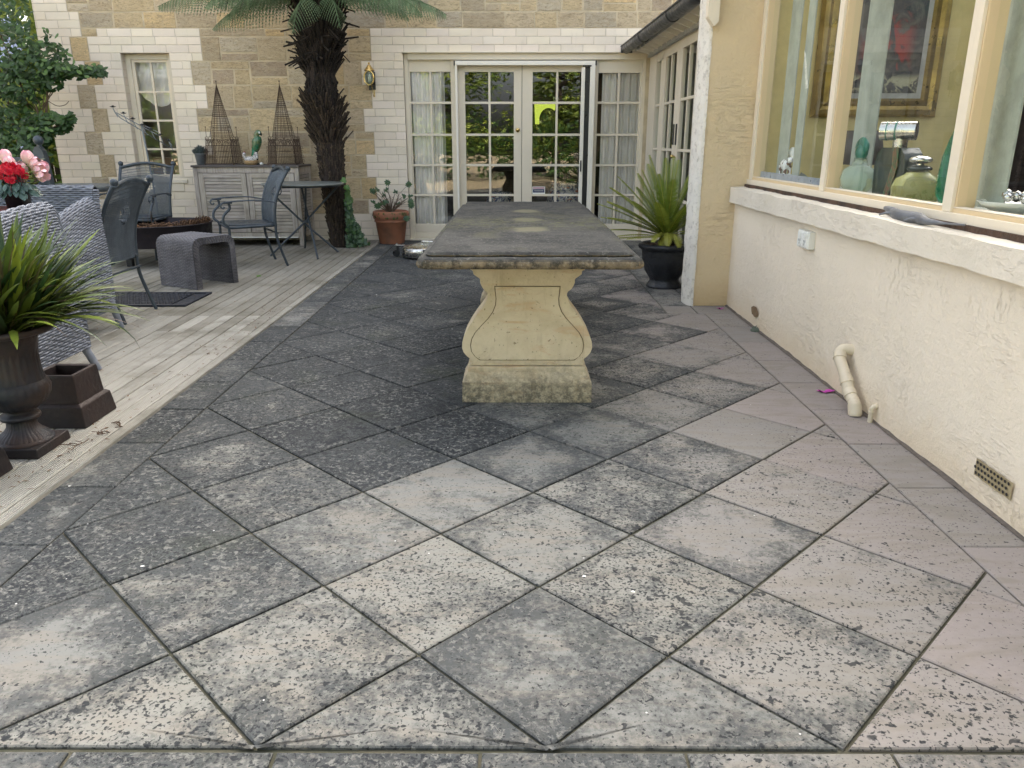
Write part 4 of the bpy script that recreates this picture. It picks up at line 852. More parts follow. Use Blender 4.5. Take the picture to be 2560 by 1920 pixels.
for i in range(1500):
    z=U(.02,2.72); a=U(math.pi*.9,math.pi*2.1) if rnd.random()<.85 else U(0,6.28); x,r=TR(z)
    up=z>1.15; L=(U(.05,.09) if z<1.15 else U(.08,.20) if z<1.62 else U(.06,.12) if z<1.9 else U(.10,.22)); wd=U(.006,.011) if z<1.2 else U(.007,.012)
    flare=.10 if z<1.15 else .45 if z<1.62 else .15 if z<1.9 else .55
    o=Vector((math.cos(a),math.sin(a),0)); base=Vector((x,9.2,z))+o*r*.84; d=(Vector((0,0,1))+o*(flare+U(0,.35)*flare*2)+Vector((U(-.2,.2),U(-.2,.2),0))).normalized()
    if 1.62<z<1.9 and rnd.random()<.55: d=(Vector((0,0,-1))+o*.3).normalized()
    if z>2.0 and rnd.random()<.12: d=(o+Vector((U(-.5,.5),U(-.5,.5),U(-.8,.3)))).normalized(); L*=1.2
    pts=[base,base+d*L*.6,base+d*L+o*U(-.01,.02)]; k=U(.25,1.2) if z<1.6 else U(.10,.5)
    m.tube(pts,[wd,wd*.95,wd*.8],5,(k,k*.97,k*.92))
m.build('leaf_stubs','stub',to)
def frond(m,az,L,rise,droop,base,pl=.30,curl=1.):
    dens=max(16,int(L/.040))
    o=Vector((math.cos(az),math.sin(az),0)); s=Vector((-o.y,o.x,0)); b=Vector(base)
    pts=[]
    for i in range(dens+1):
        t=i/dens; pts.append(b+o*L*(t-.12*t**3)+Vector((0,0,rise*t*(1)-droop*t**curl*t)))
    m.tube(pts[::2],[.010*(1-i/(dens/2+1))+.002 for i in range(len(pts[::2]))],5,(.2,.0,0))
    for i in range(3,dens):
        t=i/dens; ln=pl*math.sin(math.pi*min(1,t*1.02)**.75)**.8*U(.92,1.05)+.02
        if ln<.03: continue
        tang=(pts[i+1]-pts[i-1]).normalized()
        for sd in (-1,1):
            d=(s*sd*.75+tang*.40+Vector((0,0,-.45-.45*t))).normalized(); p0=pts[i]; p1=p0+d*ln*.5; p2=p0+d*ln+Vector((0,0,-.30*ln)); q=arc(p0,p1,p2,9); c=(U(0,1),U(0,.04) if rnd.random()<.95 else .5,0)
            m.tube(q[::3],.0015,3,c,False)
            for k in range(9):
                for ss in (-1,1):
                    tt=k/9; lw=.024*(1-tt)**.8+.003; a=q[k]; td=(q[k+1]-q[k]).normalized(); sv=(td.cross(Vector((0,0,1)))).normalized()*ss
                    e=a+sv*lw*.75+td*lw*.75+Vector((0,0,-lw*.35)); w2=td*(ln/9*.40)
                    m.add([a-w2,a+w2,e+w2*.4,e-w2*.2],[(0,1,2,3)],c)
crown=(-2.13,9.2,2.62)
FR=[(R(180),1.22,.14,.42,.26),(R(197),1.75,.28,.42,.24),(R(262),.75,.10,.52,.22),(R(300),.62,.16,.50,.20),(R(335),1.35,.30,.52,.24),(R(352),1.5,.22,.40,.24),(R(20),1.3,.35,.45,.24),(R(160),1.4,.4,.45,.24),(R(225),1.2,.35,.45,.24),(R(95),.6,.5,.5,.2),(R(280),1.3,.55,.45,.24),(R(318),1.2,.5,.35,.22),(R(245),1.5,.5,.4,.24),(R(207),1.5,.45,.3,.24),(R(188),1.0,.22,.5,.24),(R(345),1.05,.2,.5,.24),(R(215),1.25,.25,.5,.24),(R(325),1.1,.22,.5,.22)]
for i,(az,L,ri,dr,pl) in enumerate(FR):
    m=MB(); frond(m,az,L,ri,dr,(crown[0]+.12*math.cos(az),crown[1]+.12*math.sin(az),crown[2]+(.02 if i<6 else .1)),pl,1.3); m.build('frond','fernleaf',tf)
# ivy climbing at its foot
def leafpoly(m,c,nrm,upv,sz,col,shape='ivy'):
    n=nrm.normalized(); u=(upv-n*upv.dot(n)).normalized(); s=u.cross(n)
    if shape=='ivy': P=[(0,-.5),(.45,-.3),(.28,.02),(.5,.3),(.16,.25),(0,.62),(-.16,.25),(-.5,.3),(-.28,.02),(-.45,-.3)]
    else: P=[(0,-.5),(.22,-.25),(.27,.05),(.15,.35),(0,.55),(-.15,.35),(-.27,.05),(-.22,-.25)]
    f=.16
    vs=[Vector(c)+s*x*sz+u*y*sz-n*abs(x)*f*sz for x,y in P]+[Vector(c)]; k=len(P); m.add(vs,[(i,(i+1)%k,k) for i in range(k)],col)
m=MB()
for i in range(360):
    z=abs(rnd.gauss(0,.28)) if rnd.random()<.6 else U(0,.62)
    sp=.05+.19*max(0,1-z/.35) if z<.35 else .05
    x=-1.95+U(-.05,1)*sp+.0; y=9.12+U(-.12,.08); z=min(z,.74)
    leafpoly(m,(x,y,z+.02),Vector((U(-.2,.7),-1,U(0,.6))),Vector((U(-.5,.5),0,1)),U(.03,.06),(U(0,.6)**1.5+(.4 if .5<z<.62 else 0),0,0))
for (x,z) in ((-1.93,.70),(-1.95,.77)): 
    for _ in range(5): leafpoly(m,(x+U(-.02,.03),9.0,z+U(-.02,.02)),Vector((0,-1,.3)),Vector((U(-1,1),0,1)),.05,(1,0,0))
iv=m.build('ivy','ivy'); tag(iv,'green ivy climbing on the foot of the tree fern trunk','ivy')
# ================================================================ CABINET AND THINGS ON IT
cb=thing('outdoor_cabinet','weathered grey slatted timber cabinet with two doors against the stone wall','cabinet',(-3.12,9.5,.005))
cx0,cx1,cy0,cy1,cz=-3.74,-2.515,9.24,9.79,.93
m=MB()
for x in (cx0,cx1-.05):
    for y in (cy0,cy1-.05): m.box(x,x+.05,y,y+.05,.005,cz-.022,rc(.85,1.1))
m.box(cx0+.05,cx1-.05,cy0+.004,cy0+.04,.845,cz-.022,rc()); m.box(cx0+.05,cx1-.05,cy0+.004,cy0+.04,.10,.16,rc())
for x in (cx0,cx1-.03): m.box(x,x+.03,cy0+.05,cy1-.05,.845,cz-.022,rc()); m.box(x,x+.03,cy0+.05,cy1-.05,.10,.16,rc())
m.build('frame','greywoodv',cb,bevel=.003)
m=MB(); m.box(cx0-.015,cx1+.015,cy0-.02,cy1,cz-.022,cz,rc()); m.build('top','darkwood',cb,bevel=.004)
m=MB(); m.box(cx0+.02,cx1-.02,cy0+.05,cy0+.055,.16,.9); m.box(cx0+.03,cx1-.035,cy0+.06,cy1-.01,.13,.15); m.box(cx1-.012,cx1-.010,cy0+.05,cy1-.05,.16,.84); m.box(cx0+.1,cx1-.1,cy1-.03,cy1-.02,.1,.9); m.build('lining','darkroom',cb)
for x0,x1 in ((cx0+.055,(cx0+cx1)/2-.004),((cx0+cx1)/2+.004,cx1-.055)):
    m=MB(); y=cy0-.002; m.box(x0,x0+.06,y,y+.03,.165,.84,rc()); m.box(x1-.06,x1,y,y+.03,.165,.84,rc()); do=m.build('door','greywoodv',cb,bevel=.002)
    m=MB(); m.box(x0+.06,x1-.06,y,y+.03,.79,.84,rc()); m.box(x0+.06,x1-.06,y,y+.03,.165,.245,rc()); z=.25
    while z<.785: M=Matrix.Translation(((x0+x1)/2,y+.016,z+.018))@Matrix.Rotation(R(-7),4,'X'); m.box(-(x1-x0)/2+.06,(x1-x0)/2-.06,-.006,.006,-.0172,.0172,rc(.8,1.15),M); z+=.0385
    m.build('slats','greywood',do,bevel=.0015)
m=MB(); z=.165
while z<.84: m.box(cx1-.022,cx1-.006,cy0+.052,cy1-.052,z,z+.033,rc(.7,1.)); z+=.0385
m.build('side_slats','greywood',cb)
m=MB(); m.box(cx0+.06,cx1-.06,cy0-.01,cy0+.0,.10,.112); m.build('pale_strip','white',cb)
def cage(name,cx,cy,zb,label):
    t=thing(name,label,'birdcage',(cx,cy,zb)); m=MB(); h,a,b=.30,.158,.142; r=.0021
    def P(x,y,z): k=a+(b-a)*z/h; return (cx+x*k,cy+y*k,zb+.012+z)
    def seg(p,q,rr=r): m.tube([p,q],rr,4,(1,1,1),False)
    for s in range(4):
        A=[(-1,-1),(1,-1),(1,1),(-1,1)][s];B=[(1,-1),(1,1),(-1,1),(-1,-1)][s]
        L=lambda t,z:P(A[0]+(B[0]-A[0])*t,A[1]+(B[1]-A[1])*t,z)
        for z in (0,.205,h): seg(L(0,z),L(1,z),.003)
        for z in (.075,.14): seg(L(.12,z),L(.88,z))
        seg(L(0,0),L(0,h),.003)
        for i in range(1,16): seg(L(i/16,0),L(i/16,.205))
        seg(L(.32,.205),L(.32,h)); seg(L(.68,.205),L(.68,h))
        for cc in (.2,.5,.8):                      # arches and scrolls of the frieze
            for q in (.13,.07):
                pts=[L(cc+q*math.cos(k*math.pi/8),.207+q*.55*math.sin(k*math.pi/8)) for k in range(9)]; m.tube(pts,r,4,(1,1,1),False)
            for k in range(1,6): an=k*math.pi/6; seg(L(cc+.07*math.cos(an),.207+.038*math.sin(an)),L(cc+.13*math.cos(an),.207+.071*math.sin(an)))
        for cc in (.08,.35,.65,.92):
            pts=[L(cc+.035*math.cos(k*.7)*(1-k/16),.27+.022*math.sin(k*.7)*(1-k/16)) for k in range(13)]; m.tube(pts,r*.8,4,(1,1,1),False)
        for k in range(4):                          # side scrolls
            pts=[L(-.04+.05*math.cos(j*.8)*(1-j/14),.03+.05*k+.02*math.sin(j*.8)) for j in range(10)]; m.tube(pts,r*.8,4,(1,1,1),False)
    m.build('cage_body','rust',t)
    m=MB(); H=.60; z0=h
    for s in range(16):
        an=2*math.pi*s/16; k=.118/max(abs(math.cos(an)),abs(math.sin(an)),.8); m.tube([(cx+k*math.cos(an),cy+k*math.sin(an),zb+.012+z0),(cx,cy,zb+.012+z0+H*.97)],.002,4,(1,1,1),False)
    for i in range(30):
        f=1-(i/30)**1.05; z=z0+H*(1-f); k=.118*f; pts=[(cx+k/max(abs(math.cos(q)),abs(math.sin(q)),.8)*math.cos(q),cy+k/max(abs(math.cos(q)),abs(math.sin(q)),.8)*math.sin(q),zb+.012+z) for q in [2*math.pi*j/16 for j in range(17)]]; m.tube(pts,.0015 if i%6 else .0028,4,(1,1,1),False)
    m.tube([(cx,cy,zb+z0+H*.9),(cx,cy,zb+z0+H+.02)],[.006,.003],6); m.ball((cx,cy,zb+z0+H+.025),.008,8); m.build('spire','rust',t)
    m=MB()
    for sx,sy in ((-1,-1),(1,-1),(1,1),(-1,1)): p=Vector(P(sx*.93,sy*.93,h)); m.tube([p,p+Vector((0,0,.105))],.003,5); m.ball(p+Vector((0,0,.11)),.0075,8)
    m.build('finials','rust',t)
    m=MB()
    for sx,sy in ((-1,-1),(1,-1),(1,1),(-1,1)): m.ball(P(sx*1.04,sy*1.04,-.005),.009,8)
    for sx in (-1,1): pts=[Vector(P(sx*1.02,-1.02,0))+Vector((sx*.02*k/4,0,.006*math.sin(k))) for k in range(5)]; m.tube(pts,.002,4)
    m.tube([P(-1.0,-1.0,0),P(1.0,-1.0,0)],.003,5); m.build('feet','rust',t)
    return t
cage('birdcage',-3.455,9.50,cz,'rusty wire spired birdcage nearer the zinc pot on the cabinet')
cage('birdcage',-2.725,9.50,cz,'rusty wire spired birdcage at the tree fern end of the cabinet')
zp=thing('zinc_pot','small zinc bucket with grey green bushy plant on left end of the cabinet','plant pot',(-3.71,9.45,cz))
m=MB(); m.lathe([(0,0),(.048,0),(.052,.004),(.068,.118),(.072,.12),(.072,.128),(.066,.128),(.05,.02)],-3.71,9.45,cz,28); m.build('bucket','zinc',zp)
m=MB()
for i in range(620):
    a=U(0,6.28);rr=.085*math.sqrt(rnd.random()); z=cz+.12+U(0,1)**.7*.085*(1-(rr/.1)**2); d=Vector((math.cos(a)*rr*9,math.sin(a)*rr*9,1)).normalized(); p=Vector((-3.71+rr*math.cos(a),9.45+rr*math.sin(a),z)); m.strip([p,p+d*.014,p+d*.026],[.003,.0045,.001],Vector((-math.sin(a),math.cos(a),U(-.3,.3))).normalized(),(U(0,1),0,0))
m.build('foliage','greyleaf',zp)
# hen in basket
hb=thing('hen_basket','small straw basket with black and white patterned china hen between the birdcages','basket',(-3.11,9.42,cz))
def mat_straw():
    t=NT('woven_straw'); p=t.pos((1,1,1)); wv=t.noise(t.pos((1,1,5)),60,3); c=t.mix(t.ramp(wv,.4,.6),(.50,.36,.19),(.30,.19,.09)); return t.out(c,.8,0,t.bump(wv,.004))
MAT['straw']=mat_straw()
m=MB(); m.lathe([(0,0),(.055,0),(.072,.02),(.081,.045),(.078,.05),(.07,.045),(.05,.015)],-3.11,9.42,cz,28); m.build('basket','straw',hb)
def mat_hen():
    t=NT('black_white_hatching'); n=t.noise(t.pos((1,1,3),'world',(0,.6,0)),55,3,.6,2.); c=t.mix(t.ramp(n,.48,.53),(.75,.74,.72),(.03,.03,.04)); return t.out(c,.35)
m=MB(); m.ball((-3.115,9.42,cz+.06),.062,18,sc=(1.15,.8,.6)); m.tube(smooth_path([(-3.165,9.41,cz+.07),(-3.182,9.405,cz+.10),(-3.178,9.40,cz+.12)],4),[.024]*3+[.018]*6 if False else .02,10); m.ball((-3.178,9.40,cz+.122),.019,10)
m.prism([(-3.07,cz+.06),(-3.03,cz+.07),(-3.02,cz+.105),(-3.03,cz+.14),(-3.055,cz+.148),(-3.068,cz+.12),(-3.09,cz+.09)],'y',9.405,9.435); m.build('hen','dummy' if False else mat_hen(),hb,bevel=.006)
m=MB(); m.ball((-3.172,9.40,cz+.143),.010,8,sc=(1.4,.5,.8)); m.ball((-3.198,9.398,cz+.118),.008,8,sc=(1,.6,.7)); m.build('comb_and_beak',simple('dark_red_comb',(.25,.03,.04),.5),hb)
# parrot on cabinet
pr=thing('parrot_figurine','green parrot figurine standing upright on the cabinet behind the hen','figurine',(-3.045,9.52,cz))
gm_=simple('glazed_green_feathers',(.02,.15,.08),.25,var=.5,sc=14,col2=(.14,.15,.06),spec=.7)
m=MB(); c=(-3.035,9.52); pts=smooth_path([(c[0]-.045,c[1],cz+.16),(c[0]-.025,c[1],cz+.235),(c[0]-.012,c[1],cz+.29),(c[0]-.018,c[1],cz+.335),(c[0]+.012,c[1],cz+.365)],6); n=len(pts)
m.tube(pts,[.022+.034*math.sin(math.pi*min(1,.12+i/n*1.15))**1.0 if i<n*.6 else .030 for i in range(n)],14); m.ball((c[0]+.008,c[1],cz+.362),.031,14,sc=(1.2,.9,1)); m.build('bird_body',gm_,pr)
m=MB(); m.strip([(c[0]-.05,c[1]-.03,cz+.20),(c[0]-.062,c[1]-.03,cz+.10),(c[0]-.062,c[1]-.028,cz+.04)],[.02,.026,.02],Vector((1,0,0)),(1,1,1)); m.build('tail',simple('emerald_tail',(.005,.13,.05),.2),pr,solid=.014)
m=MB(); m.ball((c[0]+.040,c[1]-.006,cz+.345),.016,10,sc=(.8,.9,1.3)); m.build('beak','gdark',pr); m=MB(); m.ball((c[0]+.024,c[1]-.020,cz+.362),.014,8,sc=(.9,.5,1.)); m.build('cheek','white',pr)
m=MB(); m.tube([(c[0]-.035,c[1]+.0,cz),(c[0]-.03,c[1],cz+.17)],.012,8); m.lathe([(0,0),(.035,0),(.03,.012),(.012,.02)],c[0]-.035,c[1],cz,16); m.build('perch','gdark',pr)
m=MB(); m.lathe([(0,0),(.02,0),(.022,.02),(0,.03)],-2.99,9.42,cz,12); tag(m.build('small_white_dish','white'),'tiny white dish beside the basket on the cabinet','dish')
# wall lantern
ln=thing('wall_lantern','brass and glass oval wall lantern between stone wall and painted brick','lantern',(-1.715,9.72,1.85)); lx,ly=-1.715,9.715
m=MB(); m.tube([(lx+.01,ly+.10,1.84),(lx+.01,ly+.02,1.85)],.012); m.box(lx-.03,lx+.05,9.80,9.818,1.78,1.98); m.box(lx+.028,lx+.045,ly-.02,ly+.06,1.86,2.0); m.build('back_plate','black',ln,bevel=.003)
m=MB(); m.lathe([(.064,1.985),(.055,1.997),(.05,2.0),(.038,2.02),(.03,2.025),(.02,2.045),(.006,2.05),(.006,2.056)],lx,ly,0,24); m.ball((lx,ly,2.066),.013,10); m.build('cap','brass',ln)
m=MB(); m.tube([(lx+.056*math.cos(a),ly-.045,1.905+.078*math.sin(a)) for a in [k*math.pi/16 for k in range(33)]],.0085,8); m.tube([(lx+.02,ly+.0,1.83),(lx+.025,ly+.06,1.70)],.004,6); m.tube([(lx+.028,9.81,1.83),(lx+.032,9.81,1.70)],.006,6); m.build('oval_rim','brass',ln)
m=MB(); m.lathe([(.0,1.835),(.03,1.84),(.048,1.87),(.052,1.91),(.045,1.96),(.04,1.985)],lx,ly,0,20); m.build('glass_globe','gclear',ln); m=MB(); m.lathe([(0,.0),(.012,0),(.014,.04),(.006,.07),(0,.075)],lx,ly,1.87,12); m.build('bulb','white',ln)
# ================================================================ POTS
tp=thing('terracotta_pot','mossy terracotta pot with sparse shrub beside the sidelight','plant pot',(-1.515,9.56,0)); px,py=-1.515,9.56
m=MB(); m.lathe([(0,0),(.148,0),(.152,.01),(.19,.255),(.203,.262),(.203,.275),(.197,.285),(.213,.30),(.222,.345),(.215,.382),(.198,.39),(.185,.37),(.17,.2)],px,py,0,44); m.lathe([(.172,.165),(.176,.168),(.177,.175),(.174,.178)],px,py,0,44); m.build('pot','terracotta',tp)
m=MB(); m.lathe([(0,.35),(.187,.35)],px,py,0,20); m.build('soil','soil',tp)
m=MB()
for i in range(50): a=U(3.3,5.9); m.ball((px+.212*math.cos(a),py+.212*math.sin(a),.325+U(-.015,.045)),U(.008,.02),6,sc=(1,.5,1))
m.build('moss_patch','moss',tp)
m=MB(); lf=MB()
for i in range(20):
    a=U(0,6.28); L=U(.10,.30); o=Vector((math.cos(a)*1.,math.sin(a)*.7,0)); p0=Vector((px,py,.35)); p3=p0+o*L*U(.6,1.05)+Vector((0,0,U(.10,.30))); pts=smooth_path([p0,p0+(p3-p0)*.5+Vector((U(-.03,.03),0,U(0,.04))),p3],4); m.tube(pts,[.006*(1-k/len(pts))+.0018 for k in range(len(pts))],5)
    for _ in range(2): q=pts[U(3,7).__int__()]; e=q+Vector((U(-.07,.07),U(-.04,.04),U(.02,.08))); m.tube([q,e],.0016,4); pts.append(e)
    if rnd.random()<.6:
        for k in range(7): b=U(0,6.28); leafpoly(lf,pts[8]+Vector((.016*math.cos(b),.01,.016*math.sin(b))),Vector((U(-.4,.4),-1,U(0,.5))),Vector((math.cos(b),0,math.sin(b))),U(.03,.045),(U(0,.4),0,0),'leaf')
for (x,y,z) in ((px+.255,py-.05,.50),(px+.26,py-.05,.455),(px+.21,py-.16,.31),(px-.20,py,.62),(px-.02,py,.72),(px+.23,py,.70),(px-.14,py-.1,.45)):
    for k in range(9): b=k*.7; leafpoly(lf,(x+.022*math.cos(b),y,z+.02*math.sin(b)),Vector((U(-.3,.3),-1,U(0,.4))),Vector((math.cos(b),0,math.sin(b))),U(.035,.05),(U(0,.35),0,0),'leaf')
    m.tube(smooth_path([(px,py,.37),((x+px)/2,(y+py)/2,(z+.42)/2+.02),(x,y,z)],4),.002,4)
m.build('stems','twig',tp); lf.build('leaves','ivy',tp)
cp=thing('cycad_pot','black rope rimmed pot holding a green cycad beside the pillar','plant pot',(1.285,6.60,0)); px,py=1.285,6.60
m=MB(); fl=lambda t,z:.035*max(0,math.cos(8*t))*(1 if .05<z<.3 else .2)
m.lathe([(0,0),(.150,0),(.152,.012),(.142,.03),(.122,.055),(.125,.075),(.165,.14),(.190,.22),(.203,.30),(.205,.325),(.212,.33)],px,py,0,64,flute=fl); m.build('pot','blackpot',cp)
m=MB(); m.lathe([(.205,.322),(.225,.33),(.232,.35),(.225,.37),(.205,.375),(.19,.36),(.17,.2)],px,py,0,96,flute=lambda t,z:.02*math.sin(30*t+z*120)); m.build('rope_rim','blackpot',cp)
m=MB(); m.lathe([(.0,.35),(.195,.35)],px,py,0,24); 
for i in range(60): a=U(0,6.28); r=.17*math.sqrt(rnd.random()); m.strip([(px+r*math.cos(a),py+r*math.sin(a),.355),(px+r*math.cos(a)+U(-.04,.04),py+r*math.sin(a)+U(-.04,.04),.365)],[.003,.001],Vector((0,0,1)),(1,1,1))
m.build('soil','soil',cp)
m=MB(); m.lathe([(0,.34),(.07,.34),(.075,.38),(.05,.44),(0,.46)],px,py,0,14); m.build('stem','bark',cp)
m=MB()
def cyc(az,el,L,bend,wl,col,curl=0.,dens=48):
    o=Vector((math.cos(az),math.sin(az),0)); s=Vector((-o.y,o.x,0)); p=Vector((px,py,.42)); pts=[p.copy()]; e=el
    for i in range(dens): e-=bend/dens*(1+curl*i/dens*2); d=o*math.cos(e)+Vector((0,0,math.sin(e))); p=p+d*L/dens; pts.append(p.copy())
    m.tube(pts[::3],.0035,5,(.8,0,0),False)
    for i in range(5,dens):
        t=i/dens; ll=wl*.9*math.sin(math.pi*(.12+.86*t))**.55; d=(pts[i+1]-pts[i-1]).normalized(); nn=d.cross(s)
        for ss in (-1,1):
            q=pts[i]; e1=q+(s*ss*.78+d*.52-nn*.12*(1 if el>.3 else 1)).normalized()*ll; c=(min(1,col+U(-.12,.12)),0 if col<.9 else .12,0)
            m.strip([q,q*.45+e1*.55,e1],[.0044,.0046,.0007],d,c)
for az,el,L in ((100,86,.66),(140,80,.70),(60,80,.66),(180,74,.60),(20,76,.62),(225,80,.55),(330,76,.55),(270,82,.50),(75,72,.72),(115,68,.68),(205,66,.62),(350,66,.62)): cyc(R(az),R(el),L,R(14),.085,U(0,.25))
for az,el,L in ((190,42,.62),(200,30,.60),(175,52,.64),(215,50,.52),(160,40,.6),(10,50,.6),(340,45,.55),(30,55,.6),(300,62,.42),(240,60,.42),(185,20,.5)): cyc(R(az),R(el),L,R(24),.085,U(.15,.45))
for az,el,L in ((170,58,.66),(187,48,.66),(196,38,.62),(178,34,.66),(210,60,.55),(192,26,.62),(5,60,.6),(355,40,.58),(20,45,.6)): cyc(R(az),R(el),L,R(18),.085,U(.05,.35))
for az,el,L,b in ((262,48,.30,95),(285,42,.30,90),(235,40,.30,70),(200,12,.50,15),(215,8,.46,10),(188,4,.52,8),(320,38,.36,60),(250,30,.24,100),(345,25,.42,50)): cyc(R(az),R(el),L,R(b),.065,1.,.3,30)
m.build('fronds','cycleaf',cp)
# ================================================================ URN AND CAST BASES
ur=thing('cast_iron_urn','fluted cast iron urn on a square base at the deck edge','urn',(-1.99,2.905,.005)); ux,uy,uz=-1.99,2.905,.005
m=MB(); m.frustum(ux,uy,uz,uz+.038,.117,.113); m.build('square_base','ironbrown',ur,bevel=.004)
m=MB(); m.lathe([(.108,.038),(.108,.045),(.098,.052)],ux,uy,uz,48); m.lathe([(.098,.050),(.09,.062),(.066,.082),(.054,.10),(.05,.128)],ux,uy,uz,96,flute=lambda t,z:.035*math.cos(32*t)); m.lathe([(.05,.126),(.07,.132),(.075,.141),(.070,.150),(.052,.155),(.049,.165),(.052,.172)],ux,uy,uz,48); m.build('stem','iron',ur)
m=MB(); m.lathe([(.05,.170),(.075,.178),(.104,.202),(.121,.232),(.126,.262),(.118,.284),(.112,.291)],ux,uy,uz,120,flute=lambda t,z:.028*abs(math.sin(14*t))); m.lathe([(.112,.289),(.110,.30),(.104,.33),(.103,.39),(.108,.45),(.120,.475)],ux,uy,uz,120,flute=lambda t,z:.016*math.cos(28*t)); m.lathe([(.118,.473),(.15,.482),(.172,.488),(.178,.496),(.176,.508),(.168,.512),(.15,.504),(.118,.48),(.10,.38)],ux,uy,uz,64); m.build('bowl','iron',ur)
m=MB(); m.lathe([(0,.485),(.125,.482)],ux,uy,uz,24); m.build('soil','soil',ur)
sp=thing('strap_leaf_plant','bushy strap leaved plant with yellow green and dry brown leaves in the urn','plant',(ux,uy,.49))
m=MB()
for i in range(720):
    a=U(0,6.28); r=.10*math.sqrt(rnd.random()); p0=Vector((ux+r*math.cos(a),uy+r*math.sin(a),.485)); a2=a+U(-.6,.6) if rnd.random()<.8 else U(-.7,.7)
    dry=rnd.random()<.24; L=U(.20,.52)*(1 if not dry else 1.); el=U(.5,1.5)**.9; o=Vector((math.cos(a2),math.sin(a2),0)); p=p0.copy(); pts=[p.copy()]; e=el; N=9; bend=U(.05,.75)*(1.2-el/2)*(L/.35)*(1.6 if rnd.random()<.12 else 1)
    for k in range(N): e-=bend/N*(1+k/N); p=p+(o*math.cos(e)+Vector((0,0,math.sin(e))))*L/N; pts.append(p.copy())
    s=Vector((-o.y,o.x,U(-.25,.25))).normalized(); wd=U(.008,.0175) if not dry else U(.002,.006)
    col=(min(1,max(0,rnd.gauss(.28,.3)+(.25 if el>1.1 and a2>2 else 0))),(U(.5,1) if dry else (0 if rnd.random()<.85 else U(.1,.4))),0)
    ws=[wd*(.55+.45*math.sin(math.pi*min(1,.15+k/N*.8))) if k<N-1 else wd*.45 for k in range(N)]+[wd*.08]
    m.strip(pts,ws,s,col,.35)
m.build('leaves','strapleaf',sp)
def castbase(cx,cy,rot=0):
    m=MB(); a=.138; m.frustum(cx,cy,.005,.095,a,a-.012)
    m.frustum(cx,cy,.095,.107,a-.010,a-.026)
    def ringS(h,z): return [(cx-h,cy-h,z),(cx+h,cy-h,z),(cx+h,cy+h,z),(cx-h,cy+h,z)]
    R_=[(a-.030,.107),(.099,.222),(.096,.232),(.090,.234),(.076,.230),(.076,.11)]
    for (h0,z0),(h1,z1) in zip(R_,R_[1:]): m.add(ringS(h0,z0)+ringS(h1,z1),[(i,(i+1)%4,4+(i+1)%4,4+i) for i in range(4)])
    m.add(ringS(.076,.11),[(0,1,2,3)],(.2,.2,.2)); return m
tag(castbase(-2.005,3.265).build('cast_iron_plinth','ironbrown',bevel=.004),'hollow square brown cast iron plinth standing behind the urn','plinth')
tag(castbase(-2.052,2.56).build('cast_iron_plinth','ironbrown',bevel=.004),'brown cast iron plinth cut by the left picture edge in front of the urn','plinth')
MAT['strand']=simple('blue_grey_wicker_strand',(.25,.272,.315),.6,var=.3,spec=.25,sc=5,tint=True,bs=90,bd=.0008); MAT['strandb']=simple('brown_grey_wicker_strand',(.155,.15,.16),.5,var=.35,sc=6,tint=True,bs=90,bd=.0008)
def woven(m,fn,nu=20,nv=16,pitch=.0132,stake=.042,r=.0056,amp=.0034,sgn=1):
    "strands laid over stakes, with a dark inner lining just behind"
    g=lambda u,v:Vector(fn(u,v)); lu=sum((g((i+1)/12,.5)-g(i/12,.5)).length for i in range(12)); lv=sum((g(.5,(i+1)/12)-g(.5,i/12)).length for i in range(12))
    rows=max(2,round(lv/pitch)); ns=max(2,round(lu/stake)); e=1e-3
    def N(u,v):
        a=g(min(u+e,1),v)-g(max(u-e,0),v); b=g(u,min(v+e,1))-g(u,max(v-e,0)); n=a.cross(b); return n.normalized() if n.length>1e-9 else Vector((0,0,1))
    per=4; K=ns*per
    for j in range(rows):
        v=(j+.5)/rows; q=U(.8,1.15); pts=[]
        for i in range(K+1):
            u=i/K; pts.append(g(u,min(1,max(0,v+.0012*math.sin(i*1.7+j*2.1)/max(lv,.05))))+N(u,v)*amp*math.sin(math.pi*u*ns+math.pi*j))
        m.tube(pts,r,5,(q,q,q),False)
    for i in range(ns+1):
        u=i/ns; m.tube([g(u,k/10) for k in range(11)],.0035,4,(.5,.5,.5),False)
    m.grid(lambda u,v:g(u,v)-N(u,v)*0.0,nu,nv,(.38,.38,.40))
